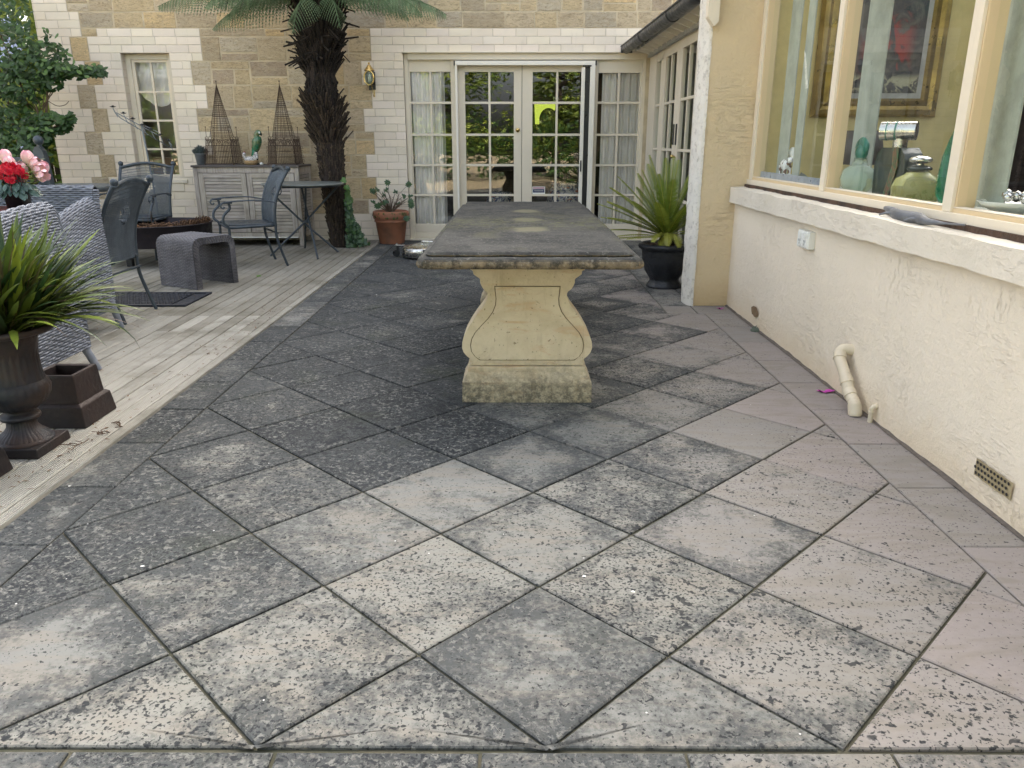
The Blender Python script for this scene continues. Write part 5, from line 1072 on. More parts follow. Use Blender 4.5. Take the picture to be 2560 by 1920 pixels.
# ================================================================ DINING CHAIRS
DZ=.005
def dining_chair(label):
    t=thing('dining_chair',label,'chair',(0,0,0),'blue grey metal and cane dining chairs')
    hw=.25
    def backp(s,v): # v 0..1 from seat to finial base
        z=.40+.53*v; return Vector((-.215-.03*v-.13*v*v+.02*math.sin(math.pi*v),s*hw*(1+.10*v),z))
    for s in (-1,1):
        m=MB(); m.tube(smooth_path([(-.30,s*.255,0),(-.255,s*.25,.14),(-.218,s*.245,.29),(-.215,s*.25,.41)],5),[.0125]*15+[.014],10); m.build('rear_leg','greymetal',t)
        m=MB(); m.tube(smooth_path([(.25,s*.25,0),(.235,s*.25,.20),(.225,s*.25,.39),(.27,s*.262,.45),(.262,s*.268,.52),(.205,s*.272,.58),(.21,s*.275,.635)],5),.0125,10); m.build('front_leg','greymetal',t)
        m=MB(); P=smooth_path([backp(s,.42),(-.10,s*.285,.648),(.05,s*.285,.652),(.20,s*.282,.645),(.265,s*.28,.635),(.285,s*.28,.605),(.265,s*.28,.585),(.25,s*.28,.60)],6)
        for off in (-.016,.016): m.tube([p+Vector((0,off,0)) for p in P],.0065,6)
        m.box(.18,.27,s*.28-.02,s*.28+.02,.628,.642) ; m.build('armrest','greymetal',t,bevel=.002)
    m=MB()
    for s in (-1,1): m.tube([backp(s,v/10) for v in range(11)],.0145,10)
    top=[backp(-1,.94)*(1-u)+backp(1,.94)*u+Vector((-.012*math.sin(math.pi*u),0,.048*math.sin(math.pi*u))) for u in [i/12 for i in range(13)]]; m.tube(top,.0155,10)
    m.build('back_frame','greymetal',t)
    for s in (-1,1): m=MB(); p=backp(s,1.); m.ball(p+Vector((0,0,.009)),.026,14); m.tube([p-Vector((0,0,.02)),p+Vector((0,0,.004))],[.018,.014],10); m.build('finial','greymetal',t)
    m=MB()
    def bp(u,v): # cane surface
        a=backp(-1,v*.94); b=backp(1,v*.94); p=a*(1-u)+b*u; p.x-=.035*math.sin(math.pi*u); p.z+=.045*math.sin(math.pi*u)*v*v; return p
    hole=lambda u,v:abs(u-.5)/.17+abs(v-.60)/.14<1
    n=46
    for i in range(n+1):
        u=.03+.94*i/n; seg=[]
        for k in range(25):
            v=k/24; 
            if hole(u,v) and i%3!=0: 
                if len(seg)>1: m.tube(seg,.0027,3,(1,1,1),False)
                seg=[]; continue
            seg.append(bp(u,v))
        if len(seg)>1: m.tube(seg,.0027,3,(1,1,1),False)
    for k in range(78):
        v=.01+.985*k/78; 
        if v>.80 and k%4: continue
        seg=[]
        for i in range(21):
            u=.02+.96*i/20
            if hole(u,v) and k%4: 
                if len(seg)>1: m.tube(seg,.0030,3,(1,1,1),False)
                seg=[]; continue
            seg.append(bp(u,v)+Vector((.0025*(-1)**(i+k),0,0)))
        if len(seg)>1: m.tube(seg,.0030,3,(1,1,1),False)
    m.build('cane_back','cane',t)
    m=MB(); m.tube([(-.215,-.25,.405),(.225,-.25,.40),(.225,.25,.40),(-.215,.25,.405),(-.215,-.25,.405)],.0145,10)
    m.tube([(-.23,-.25,.325),(-.23,.25,.325)],.010,8)
    for i in range(-5,6):
        if abs(i)>2: yv=i*.04; m.tube([(-.215+.018*math.cos(q),yv+.004*q/6,.405+.018*math.sin(q)) for q in [k*.7 for k in range(10)]],.0035,4)
    m.build('seat_frame','greymetal',t)
    m=MB(); m.grid(lambda u,v:(-.20+.42*u,-.24+.48*v,.415-.018*math.sin(math.pi*v)*math.sin(math.pi*u)+.008*u),20,20); m.build('seat','greymetal',t,solid=.012)
    return t
ch0=dining_chair('grey metal dining chair turned side on in front of cabinet')
chB=copy_tree(ch0); chA=copy_tree(ch0)
ch0.location=(-2.664,7.774,DZ); ch0.rotation_euler=(0,0,R(210))
chB.location=(-2.965,5.36,DZ); chB.rotation_euler=(0,0,R(182)); chB['label']='grey cane backed dining chair seen from behind, nearest the black mat'
chA.location=(-4.01,8.31,DZ); chA.rotation_euler=(0,0,R(-90)); chA.scale=(1.02,1.04,1.02); chA['label']='grey cane backed dining chair facing the camera below the narrow window'
# round folding table
rt=thing('folding_table','round grey metal folding table with crossed legs next to the fern','table',(-2.32,8.66,DZ)); ax,ay=-2.32,8.66
m=MB(); m.lathe([(0,.742),(.43,.742),(.44,.748),(.44,.757),(.43,.762),(0,.764)],ax,ay,0,64); m.build('tabletop',simple('pale_grey_green_metal',(.17,.19,.18),.4,.2,var=.25),rt)
m=MB(); m.lathe([(.405,.728),(.405,.742)],ax,ay,0,48); m.build('rim','greymetal',rt,solid=.004)
LG=[((-2.665,8.40,DZ),(-1.95,8.80,.74)),((-2.09,8.17,DZ),(-2.42,8.95,.74)),((-1.99,8.71,DZ),(-2.70,8.50,.74)),((-2.45,9.02,DZ),(-2.20,8.32,.74))]
for a,b in LG: m=MB(); m.tube([a,Vector(a)*.5+Vector(b)*.5+Vector((0,0,-.02)),b],.011,10); m.build('leg','greymetal',rt)
m=MB(); m.tube([(-2.50+.045*math.cos(k*.42),8.30,.70+.045*math.sin(k*.42)) for k in range(16)],.006,8); m.lathe([(.03,.34),(.03,.36)],-2.3,8.6,0,16); m.build('ring','greymetal',rt)
# wicker stool (inverted U)
st_=thing('wicker_stool','brown grey wicker side table shaped like an upturned U on the deck','stool',(-2.76,6.69,DZ))
wv=Vector((.397,-.227,0)); sv=Vector((.263,.337,0)); wn=wv.normalized(); sn=Vector((-wn.y,wn.x,0)); O=Vector((-2.76,6.69,DZ)); hw,hs,hh,th,rad=.232,.215,.42,.052,.075
def upath(inset_):
    pts=[]; r=rad-inset_*.5; h=hh-inset_; s=hs-inset_
    pts.append((-s,0)); pts.append((-s,h-r)); pts+=[(-s+r-r*math.cos(a),h-r+r*math.sin(a)) for a in [k*math.pi/12 for k in range(1,7)]]; pts+=[(s-r+r*math.sin(a),h-r+r*math.cos(a)) for a in [k*math.pi/12 for k in range(0,7)]]; pts.append((s,0)); return pts
# path runs along the span direction sn; stool is extruded along wn
Po,Pi=upath(0),upath(th); 
def ustrip(m,P,flip):
    L=0; vs=[];uv=[]
    for i,(s,h) in enumerate(P):
        if i: L+=math.hypot(s-P[i-1][0],h-P[i-1][1])
        for e,k in ((-hw,0),(hw,1)): vs.append(O+wn*e+sn*s+Vector((0,0,h))); uv.append((L,k*2*hw) if False else (k*2*hw,L))
    fs=[(2*i,2*i+1,2*i+3,2*i+2) if not flip else (2*i,2*i+2,2*i+3,2*i+1) for i in range(len(P)-1)]; m.add(vs,fs,(1,1,1),uv,True)
def pathpt(P_,t):
    L=[0]
    for a,b in zip(P_,P_[1:]): L.append(L[-1]+math.hypot(b[0]-a[0],b[1]-a[1]))
    d=t*L[-1]
    for k in range(len(P_)-1):
        if d<=L[k+1] or k==len(P_)-2: q=(d-L[k])/max(L[k+1]-L[k],1e-9); return (P_[k][0]+(P_[k+1][0]-P_[k][0])*q,P_[k][1]+(P_[k+1][1]-P_[k][1])*q)
def S3(e,p): return O+wn*e+sn*p[0]+Vector((0,0,p[1]))
m=MB(); kw=dict(pitch=.0125,stake=.024,r=.0052,amp=.003)
woven(m,lambda u,v:S3(-hw+2*hw*u,pathpt(Po,v)),12,60,**kw); woven(m,lambda u,v:S3(-hw+2*hw*u,pathpt(Pi,v)),12,60,**kw)
for e in (-hw,hw): woven(m,lambda u,v,e=e:(lambda a,b:S3(e,(a[0]*(1-u)+b[0]*u,a[1]*(1-u)+b[1]*u)))(pathpt(Po,v),pathpt(Pi,v)),2,60,**kw)
m.build('woven_body','strandb',st_)
m=MB(); c=O+sn*(hs-.1)*0; M=Matrix.Translation(O)@Matrix(((wn.x,sn.x,0,0),(wn.y,sn.y,0,0),(0,0,1,0),(0,0,0,1)))
m.box(-hw+.03,hw-.03,hs-.045,hs-.01,-.012,.0,(1,1,1),M); m.box(-hw+.03,hw-.03,-hs+.01,-hs+.045,-.012,.0,(1,1,1),M); m.build('foot','black',st_)
# fire pit
fp=thing('fire_pit','round dark steel fire pit full of dry cones and twigs','fire pit',(-3.63,7.93,DZ)); fx,fy=-3.63,7.93
m=MB(); m.lathe([(0,.20),(.50,.20),(.505,.21),(.515,.395),(.53,.40),(.53,.406),(.50,.406),(.495,.30),(.30,.255),(0,.25)],fx,fy,DZ,64); m.build('drum',simple('dark_plum_steel',(.022,.018,.024),.5,.4,src='world'),fp)
for a in (-130,-60,30,120): m=MB(); x,y=fx+.33*math.cos(R(a)),fy+.33*math.sin(R(a)); m.box(x-.028,x+.028,y-.028,y+.028,DZ,.21); m.build('leg','black',fp,bevel=.003)
m=MB(); m.tube([(fx-.25,fy-.44,.395),(fx-.21,fy-.36,.39)],.011); m.build('handle','steel',fp)
m=MB(); tw=MB()
for i in range(420):
    a=U(0,6.28); r=.45*math.sqrt(rnd.random()); h=.28+.10*max(0,1-r/.35)+U(0,.04)+(.07 if (math.cos(a)*r>.25) else 0); p=Vector((fx+r*math.cos(a),fy+r*math.sin(a),h)); d=Vector((U(-1,1),U(-1,1),U(-.15,.35))).normalized()*U(.04,.11); q=U(.5,1.6); tw.tube([p,p+d*.5+Vector((0,0,.008)),p+d],U(.0025,.006),4,(q,q,q),False)
for (x,y,z,L) in ((fx-.02,fy-.1,.36,.17),(fx-.13,fy-.05,.36,.10),(fx-.1,fy,.36,.13)): tw.tube([(x,y,z),(x+.01,y,z+L)],.002,4,(.8,.8,.8))
tgm=simple('dry_red_brown_litter',(.17,.095,.05),.9,var=.5,sc=20,tint=True); tw.build('twigs',tgm,fp)
m=MB()
for cx_,cy_,cz_,ln_,an in ((fx+.30,fy-.10,.385,.26,.25),(fx+.42,fy-.02,.415,.22,.35),(fx+.12,fy-.28,.36,.16,.1)):
    ax_=Vector((math.cos(an),.2,.28)).normalized()
    for k in range(110): t=k/110; rr_=.042*math.sin(math.pi*(.08+.9*t))**.6; a=k*2.4; s=ax_.orthogonal().normalized(); b=ax_.cross(s); o=s*math.cos(a)+b*math.sin(a); p=Vector((cx_,cy_,cz_))+ax_*ln_*(t-.5)+o*rr_*.5; q=U(.6,1.5); m.strip([p,p+o*rr_*.6+ax_*.01,p+o*rr_+ax_*.022],[.010,.013,.004],ax_.cross(o),(q,q,q))
m.build('dry_cones',tgm,fp)
# rubber mat
mt=MB(); x0,x1,y0,y1=-3.34,-2.485,5.70,6.235
for a,b,c,d in ((x0,x1,y0,y0+.03),(x0,x1,y1-.03,y1),(x0,x0+.03,y0+.03,y1-.03),(x1-.03,x1,y0+.03,y1-.03),(x1-.14,x1-.13,y0+.03,y1-.03)): mt.box(a,b,c,d,DZ+.001,DZ+.014)
mt.box(x0+.03,x1-.03,y0+.03,y1-.03,DZ+.001,DZ+.005)
for i in range(16):
    for j in range(10):
        cx_=x0+.055+i*.046+(.023 if j%2 else 0); cy_=y0+.05+j*.048
        if cx_<x1-.15: mt.prism([(cx_+.02*math.cos(k*math.pi/3),cy_+.021*math.sin(k*math.pi/3)) for k in range(6)],'z',DZ+.005,DZ+.011)
tag(mt.build('rubber_mat','rubber',bevel=.0015,bseg=1),'black patterned rubber door mat lying on the deck','mat')
# ================================================================ WICKER ARMCHAIRS
def wicker_chair(name,label,bx0,bx1,yb,ztop,yf,zarm0,zarm1,sgn,flare=.05):
    "bx0..bx1 across, yb = back plane, yf = arm front, sgn=-1 faces the camera"
    t=thing(name,label,'armchair',((bx0+bx1)/2,(yb+yf)/2,DZ),'woven blue grey wicker armchairs')
    cx=(bx0+bx1)/2; h=(bx1-bx0)/2; zb=.135; th=.055
    def panel(m,fn,nu=20,nv=16): woven(m,fn,nu,nv)
    def back(off):
        def f(u,v): w=h*(1.0-.02*v); x=cx+(2*u-1)*w; z=zb+(ztop-zb)*v; return (x,yb+sgn*-1*(.06*v*v-.02)+off*sgn-.0*abs(2*u-1)+sgn*.05*(2*u-1)**2*0,z)
        return f
    m=MB(); panel(m,back(0)); panel(m,back(th))
    woven(m,lambda u,v:(lambda a,b:a*(1-v)+b*v+Vector((0,0,.02*math.sin(math.pi*v))))(Vector(back(0)(u,1)),Vector(back(th)(u,1))),20,5)
    for e in (0,1): woven(m,lambda u,v:(lambda a,b:a*(1-u)+b*u+Vector(((.02 if e else -.02)*math.sin(math.pi*u),0,0)))(Vector(back(0)(e,v)),Vector(back(th)(e,v))),5,16)
    m.build('backrest','strand',t)
    for s in (-1,1):
        def side(off):
            def f(u,v):
                y=yb+(yf-yb)*u; za=zarm0+(zarm1-zarm0)*u+.02*math.sin(math.pi*u)-(.10*max(0,(u-.93)/.07)**2); z=zb+(za-zb)*v
                return (cx+s*(h+flare*(1-v)*.8-off+.015*math.sin(math.pi*v)),y,z)
            return f
        m=MB(); panel(m,side(0)); panel(m,side(th+.02))
        woven(m,lambda u,v:(lambda a,b:a*(1-v)+b*v+Vector((0,0,.028*math.sin(math.pi*v))))(Vector(side(0)(u,1)),Vector(side(th+.02)(u,1))),24,6)
        for e in (0,1): woven(m,lambda u,v:(lambda a,b:a*(1-u)+b*u+Vector((0,(.02*(1 if (yf>yb)==(e==1) else -1))*math.sin(math.pi*u),0)))(Vector(side(0)(e,v)),Vector(side(th+.02)(e,v))),5,16)
        m.build('side_panel','strand',t)
        for yy_,dy in ((yb,-.03*sgn),(yf,.03*sgn)):
            m=MB(); yq=yy_+(.03 if yy_<(yb+yf)/2 else -.03); m.tube([(cx+s*(h-.0),yq,.2),(cx+s*(h+flare+.012),yq+dy,DZ)],[.024,.019],12); m.build('leg','strand',t)
    m=MB(); woven(m,lambda u,v:(cx-h+.05+(2*h-.1)*u,min(yb,yf)+.03+(abs(yb-yf)-.04)*v,.40+.01*math.sin(u*3)),12,12); woven(m,lambda u,v:(cx-h+.03+(2*h-.06)*u,yf,zb+(.40-zb)*v),12,8); m.build('seat','strand',t)
    return t
wicker_chair('wicker_armchair','blue grey wicker armchair facing the camera beside the flower pot',-3.36,-2.675,5.03,.905,4.40,.835,.655,-1,.02)
wicker_chair('wicker_armchair','blue grey wicker armchair nearest the strap leaved plant, cut by left edge',-2.98,-2.345,3.32,.80,4.03,.80,.875,1,.055)
# ================================================================ FLOWER TABLE
ft=thing('side_table','narrow dark side table between the two wicker armchairs carrying the flowers','table',(-3.1,4.215,DZ))
m=MB(); m.box(-3.58,-2.62,4.06,4.37,.755,.78); m.build('tabletop','greymetal',ft,bevel=.004)
for x in (-3.54,-2.66):
    for y in (4.09,4.34): m=MB(); m.tube([(x,y,DZ),(x,y,.755)],.014); m.build('leg','greymetal',ft)
tz=.78
m=MB(); m.lathe([(0,0),(.115,0),(.14,.035),(.155,.075),(.147,.075),(.13,.04),(.105,.012),(0,.012)],-2.80,4.215,tz,40); tag(m.build('serving_bowl',simple('dull_red_lacquer',(.13,.03,.03),.4)),'dull red lacquer bowl standing under the cyclamen pot','bowl')
m=MB(); m.lathe([(0,.012),(.05,.012),(.05,.068),(0,.068)],-2.72,4.27,tz,20)
fpz=tz+.072; qx,qy=-2.715,4.30
cyp=thing('cyclamen_pot','black pot of red cyclamen with dark marbled leaves','plant pot',(qx,qy,fpz))
m=MB(); m.lathe([(0,0),(.058,0),(.070,.11),(.072,.115),(.066,.115),(.055,.03)],qx,qy,fpz,32); m.lathe([(.05,-.062),(.05,.0)],qx,qy,fpz,20); m.build('pot','black',cyp)
MAT['cyl']=leafmat('marbled_cyclamen_leaf',(.012,.045,.035),(.12,.20,.17),.3,.1); m=MB()
for i in range(90):
    a=U(0,6.28); r=.115*math.sqrt(rnd.random()); z=fpz+.165-.65*r+U(-.03,.02); leafpoly(m,(qx+r*math.cos(a),qy-.02+r*math.sin(a)*.8,z),Vector((math.cos(a)*.7,math.sin(a)*.7-.7,.9)),Vector((math.cos(a),math.sin(a),-.6)),U(.04,.068),(U(0,.8),0,0),'leaf')
m.build('leaves','cyl',cyp)
MAT['redp']=simple('crimson_petal',(.62,.006,.035),.45,var=.4,sc=50); m2=MB()
for (x,z) in ((-2.775,1.045),(-2.76,1.02),(-2.745,1.005),(-2.71,1.04),(-2.70,1.06),(-2.685,1.03),(-2.67,1.045),(-2.66,1.02),(-2.645,1.01),(-2.70,1.0),(-2.68,.985),(-2.63,1.03),(-2.72,1.055),(-2.69,.965),(-2.655,1.04),(-2.735,1.03)):
    c=Vector((x,qy-.06+U(-.04,.03),z)); m2.tube(smooth_path([(qx+(x-qx)*.3,qy,fpz+.1),(c.x,c.y,c.z-.05),(c.x,c.y,c.z-.005)],4),.0022,5); m=MB()
    for k in range(5):
        b=k*1.256+U(-.3,.3); d=Vector((math.cos(b)*.8,math.sin(b)*.5,U(.3,1))).normalized(); m.strip([c,c+d*.017,c+d*.036+Vector((0,0,.004))],[.007,.016,.008],d.cross(Vector((0,1,0))).normalized(),(1,1,1),.3)
    m.build('flower','redp',cyp)
m2.build('stems',simple('dark_red_stem',(.08,.02,.02),.6),cyp)
vx,vy=-2.88,4.28
vs_=thing('tulip_vase','silver vase of large pink artificial tulips cut by the left picture edge','vase',(vx,vy,tz))
m=MB(); m.lathe([(0,0),(.04,0),(.055,.02),(.062,.07),(.05,.12),(.04,.15),(.05,.18),(.046,.18)],vx,vy,tz,32); m.build('vase','steel',vs_)
def mat_tulip():
    t=NT('pink_tulip_petal'); z=t.n('ShaderNodeSeparateColor',{0:t.attr().outputs['Color']}).outputs[0]; c=t.mix(z,(.84,.78,.62),(.84,.42,.52)); c=t.mix(t.ramp(t.noise(t.pos(),40,3),.42,.65,0,.6),c,(.88,.74,.70)); return t.out(c,.4)
MAT['tulip']=mat_tulip(); lfm=MB()
def tulip(c,d,L=.085,w=.034,openn=.0):
    d=Vector(d).normalized(); s=d.orthogonal().normalized(); b=d.cross(s); c=Vector(c)-d*L*.5; m=MB()
    for k in range(6):
        a=k*math.pi/3; o=s*math.cos(a)+b*math.sin(a); side=d.cross(o); pts=[];ws=[]
        for i in range(8): t=i/7; pts.append(c+d*L*t+o*w*(math.sin(math.pi*(.08+.76*t))+openn*t*t*1.2)*(1 if k%2 else .86)); ws.append(.020*math.sin(math.pi*(.10+.84*t))**.6)
        for i in range(7): m.strip(pts[i:i+2],ws[i:i+2],side,(min(1,.05+i/6),0,0),.25)
    m.build('tulip','tulip',vs_)
    lfm.tube(smooth_path([c,c-d*.05-Vector((0,0,.02)),Vector((vx,vy,tz+.24)),Vector((vx,vy,tz+.14))],4),.004,6,(.8,0,0))
for x,z,dy,d,op in ((-2.765,1.085,.03,(-.15,-.1,1),0),(-2.672,1.115,.05,(.1,-.1,1),0),(-2.625,1.082,.03,(.85,-.15,.5),.1),(-2.592,1.045,.0,(1,-.3,.25),.45),(-2.566,1.02,-.02,(1,-.4,-.05),.4),(-2.70,1.055,.02,(.2,-.3,.9),.1),(-2.825,1.0,-.03,(-.7,-.4,.5),0),(-2.70,1.0,.0,(.3,-.8,.4),0),(-2.80,1.12,.06,(0,.2,1),0),(-2.60,1.06,.05,(.6,.1,.7),.2)): tulip((x,4.33+dy,z),d,.070,.023,op)
for i in range(40):
    a=U(0,6.28); o=Vector((math.cos(a)*1.1+.35,math.sin(a)*.6,0)); L=U(.10,.24); p0=Vector((vx+.03,vy+.04,tz+.15)); pts=arc(p0,p0+o*L*.4+Vector((0,0,U(.08,.16))),p0+o*L+Vector((0,0,U(0,.19))),7); lfm.strip(pts,[.006,.010,.014,.016,.014,.010,.006,.001],Vector((-o.y,o.x,.2)).normalized(),(U(.3,1),0,0),.3)
lfm.build('leaves','strapleaf',vs_)
m=MB(); m.lathe([(0,0),(.035,0),(.045,.06),(.03,.12),(.022,.15),(.026,.17)],-2.845,4.12,tz,24); tag(m.build('silver_jug','steel'),'polished silver jug at the left edge beside the black flower pot','jug')
# metal tub / round table behind
rb=thing('galvanised_table','round galvanised metal table edge behind the wicker armchair','table',(-5.1,8.95,DZ)); m=MB(); m.lathe([(0,.72),(.52,.72),(.535,.715),(.535,.66),(.525,.66)],-5.08,8.9,0,56); m.build('rim','zinc',rb)
for a in (30,150,270): m=MB(); m.tube([(-5.08+.35*math.cos(R(a)),8.9+.35*math.sin(R(a)),DZ),(-5.08+.3*math.cos(R(a)),8.9+.3*math.sin(R(a)),.7)],.015); m.build('leg','zinc',rb)
gp_=thing('garden_bench','dark slate painted timber bench end with ball finial behind flowers','bench',(-4.97,8.3,DZ))
m=MB(); m.prism([(-5.055,DZ),(-4.90,DZ),(-4.93,.80),(-4.945,1.02),(-4.955,1.10),(-4.99,1.145),(-5.03,1.14),(-5.055,1.10),(-5.06,1.0)],'y',8.40,8.48); m.build('end_post','greymetal',gp_,bevel=.01); m=MB(); m.ball((-5.0,8.44,1.205),.05,18); m.tube([(-5.0,8.44,1.12),(-5.0,8.44,1.17)],.025); m.build('ball_finial','greymetal',gp_)
m=MB(); m.box(-6.2,-5.06,8.41,8.47,.985,1.035); m.box(-6.2,-5.06,8.41,8.47,.55,.60); m.build('rail','greymetal',gp_,bevel=.005)
m=MB(); m.tube(smooth_path([(-5.10,8.40,.98),(-5.04,8.39,.96),(-5.02,8.39,.90),(-5.05,8.39,.85)],5),.008,6); m.build('iron_scroll','zinc',gp_)
m=MB(); m.box(-5.30,-5.04,8.2,8.24,.60,.82) ; m.build('board','greymetal',gp_)
# candelabra
cd=thing('candelabra','tall slanted iron candelabra holding small candle cups before the window','candelabra',(-4.22,9.2,DZ)); cy=9.25
m=MB(); m.tube([(-4.20,cy,DZ),(-4.235,cy,.9),(-4.27,cy,1.385)],.011,10); m.lathe([(0,0),(.16,0),(.16,.01),(.02,.03)],-4.2,cy,DZ,24); m.build('pole','zinc',cd)
cups=[(-4.565,1.565),(-4.455,1.497),(-4.36,1.437),(-4.255,1.37),(-4.165,1.322),(-4.07,1.262),(-3.98,1.20)]
A=Vector((-4.52,cy,1.475)); B=Vector((-3.96,cy,1.155)); m=MB(); m.tube([(-4.565,cy,1.55),(-4.545,cy,1.50),A,(-4.50,cy,1.45),B+Vector((-.0,0,-.035)),B+Vector((.01,0,0)),(-3.98,cy,1.19)],.0055,6); m.tube([A+Vector((-.015,0,.03)),B+Vector((-.12,0,.10)),],.0055,6); m.tube([(-4.27,cy,1.385),(-4.08,cy,1.29)],.005,6)
for x,z in cups: m.tube([(x,cy,z-.01),(x+.012,cy,z-.05),(x+.04,cy,z-.11)],.004,6)
m.build('arms','zinc',cd)
for x,z in cups: m=MB(); m.lathe([(0,-.006),(.018,-.003),(.036,.006),(.034,.007),(.012,.003),(.012,.018),(.010,.018),(0,.01)],x,cy,z,16); m.build('candle_cup','black',cd)
# stainless wheeled base behind the table, cable loop
sb_=thing('umbrella_base','round stainless umbrella base on castors beside the stone table','umbrella base',(-.97,8.33,0)); bx,by=-.95,8.36
m=MB(); m.lathe([(.262,.035),(.265,.04),(.262,.105),(.255,.115),(.10,.15),(.0,.155)],bx,by,0,56); m.lathe([(0,.02),(.27,.02),(.27,.04)],bx,by,0,56); m.build('drum','steel',sb_)
m=MB(); m.box(bx-.345,bx-.24,by-.03,by+.03,.125,.131); m.box(bx-.03,bx+.03,by-.345,by-.25,.1,.106); m.tube([(bx-.325,by,.131),(bx-.325,by,.15)],.008); m.box(bx-.055,bx-.04,by-.06,by-.02,.13,.18); m.tube([(bx-.04,by-.05,.175),(bx+.25,by-.06,.165)],.009); m.build('bracket','steel',sb_,bevel=.002)
for (x,y) in ((bx-.325,by),(bx,by-.33),(bx+.3,by+.1)): m=MB(); m.tube([(x-.01,y-.012,.04),(x-.01,y+.012,.04)],.038,18); m.box(x-.006,x+.018,y-.018,y+.018,.05,.12); m.build('castor','black',sb_)
m=MB(); m.tube(smooth_path([(-.79,9.0,.0),(-.80,9.0,.16),(-.78,9.0,.205),(-.74,9.0,.205),(-.69,9.0,.165),(-.62,9.0,.1),(-.55,9.0,.01)],5),.010,8); tag(m.build('hose_loop','black'),'black looped hose standing up behind the left corner of table','hose')
m=MB(); m.lathe([(.1,0),(.1,.03),(.06,.032)],-.2,7.0,0,20) ; 
# hand rail by the link
m=MB(); m.tube(smooth_path([(1.50,6.62,.0),(1.50,6.62,.60),(1.49,6.60,.68),(1.50,6.30,.60)],4),.012,8); tag(m.build('handrail','white'),'thin white rail standing behind the cycad by the glazed wing','rail')
# ================================================================ SHRUBS
def bough(m,tw,c,rx,ry,rz,n,sz,colr=(0,.5),shape='leaf'):
    for _ in range(n):
        d=Vector((rnd.gauss(0,1),rnd.gauss(0,1),rnd.gauss(0,1))).normalized()*U(.35,1)**.6; p=Vector(c)+Vector((d.x*rx,d.y*ry,d.z*rz))
        leafpoly(m,p,Vector((U(-.8,.8)+d.x*.5,-.9+U(-.6,.6),U(.1,1.1))),Vector((U(-1,1),U(-.3,.3),U(-1.0,.4))),U(*sz),(min(1,max(0,U(*colr)+.25*d.z)),0,0),shape)
cs=thing('camellia_shrub','dark glossy camellia shrub with a long branch reaching over the painted wall','shrub',(-5.35,8.95,0))
m=MB(); tw=MB()
CL=[((-5.75,9.2,2.55),.45,.35,.35,330),((-5.55,9.1,2.2),.35,.3,.28,260),((-5.15,9.1,2.10),.16,.16,.13,80),((-5.30,9.05,1.98),.32,.22,.16,260),((-5.0,9.05,1.93),.25,.16,.10,170),((-4.80,9.05,1.92),.20,.12,.07,110),((-4.62,9.02,1.93),.16,.10,.055,80),((-4.53,9.0,1.90),.07,.06,.04,25),((-5.45,9.0,1.75),.28,.22,.16,210),((-5.12,9.05,1.80),.14,.12,.09,70),((-5.70,9.0,1.9),.3,.25,.25,220),((-5.55,9.0,1.45),.24,.2,.20,170),((-5.15,9.0,1.38),.24,.15,.12,170),((-4.98,9.0,1.42),.11,.08,.06,45),((-5.3,8.95,1.25),.2,.16,.12,130),((-5.5,8.9,1.15),.28,.2,.14,170),((-5.85,8.9,1.4),.25,.2,.5,260),((-5.32,8.9,1.02),.16,.12,.12,90),((-4.93,9.0,1.48),.04,.03,.04,8),((-5.75,8.9,.7),.3,.2,.35,160),((-5.08,9.08,2.26),.05,.05,.08,14),((-4.97,9.05,2.16),.06,.05,.05,12),((-4.90,9.05,2.08),.04,.04,.06,9)]
for c,rx,ry,rz,n in CL: bough(m,tw,c,rx,ry,rz,n,(.05,.095),(0,.45))
for i in range(60):
    c=rnd.choice(CL)[0]; leafpoly(m,(c[0]+U(-.2,.1),c[1]-.15,c[2]+U(-.15,.15)),Vector((U(-.4,.4),-1,U(.2,.9))),Vector((U(-1,1),0,U(-1,0))),U(.05,.08),(1,0,0),'leaf')
m.build('leaves','camleaf',cs)
for P in ([(-5.5,9.15,0),(-5.42,9.1,.7),(-5.30,9.1,1.25),(-5.22,9.1,1.6),(-5.1,9.08,1.85),(-4.6,9.02,1.93)],[(-5.55,9.2,0),(-5.5,9.1,.9),(-5.45,9.1,1.6),(-5.6,9.1,2.3)],[(-5.4,9.1,1.1),(-5.25,9.1,1.3),(-4.95,9.0,1.42)],[(-5.35,9.1,.8),(-5.28,9.05,1.15),(-5.32,9.05,1.6)],[(-5.6,9.1,.0),(-5.62,9.1,1.0),(-5.75,9.2,2.1)]): pth=smooth_path(P,6); tw.tube(pth,[.022*(1-.75*k/len(pth)) for k in range(len(pth))],7)
tw.tube(smooth_path([(-5.2,9.1,1.62),(-5.1,9.08,1.57),(-5.0,9.06,1.58),(-4.95,9.06,1.62)],4),.004,4)
for k in range(14): a=U(-.5,.6); p=Vector((-5.28,9.08,1.2+.03*k)); tw.tube([p,p+Vector((U(-.2,.2),0,U(.1,.25)))],.005,4)
tw.build('branches','twig',cs)
sh=thing('garden_shrub','lighter green shrub with pale blue flowers beyond the house corner','shrub',(-6.6,11,0)); m=MB()
for c,r,n in (((-6.4,10.5,2.6),.7,900),((-6.9,10.8,1.8),.8,900),((-6.2,10.3,1.5),.45,350),((-7.2,11,3.2),.8,700)): bough(m,None,c,r,r*.7,r,n,(.07,.13),(0,1))
m.build('leaves','gardenleaf',sh); bp_=simple('pale_blue_petal',(.50,.58,.85),.5)
for (x,z) in ((-5.93,2.28),(-5.86,2.22),(-5.98,2.20),(-5.80,2.45),(-6.02,2.12),(-5.9,2.5),(-5.95,1.25),(-6.0,1.1)):
    m=MB()
    for k in range(5): b=k*1.256; leafpoly(m,(x+.045*math.cos(b),9.75,z+.045*math.sin(b)),Vector((0,-1,.2)),Vector((math.cos(b),0,math.sin(b))),.075,(1,1,1),'leaf')
    m.build('flower',bp_,sh)
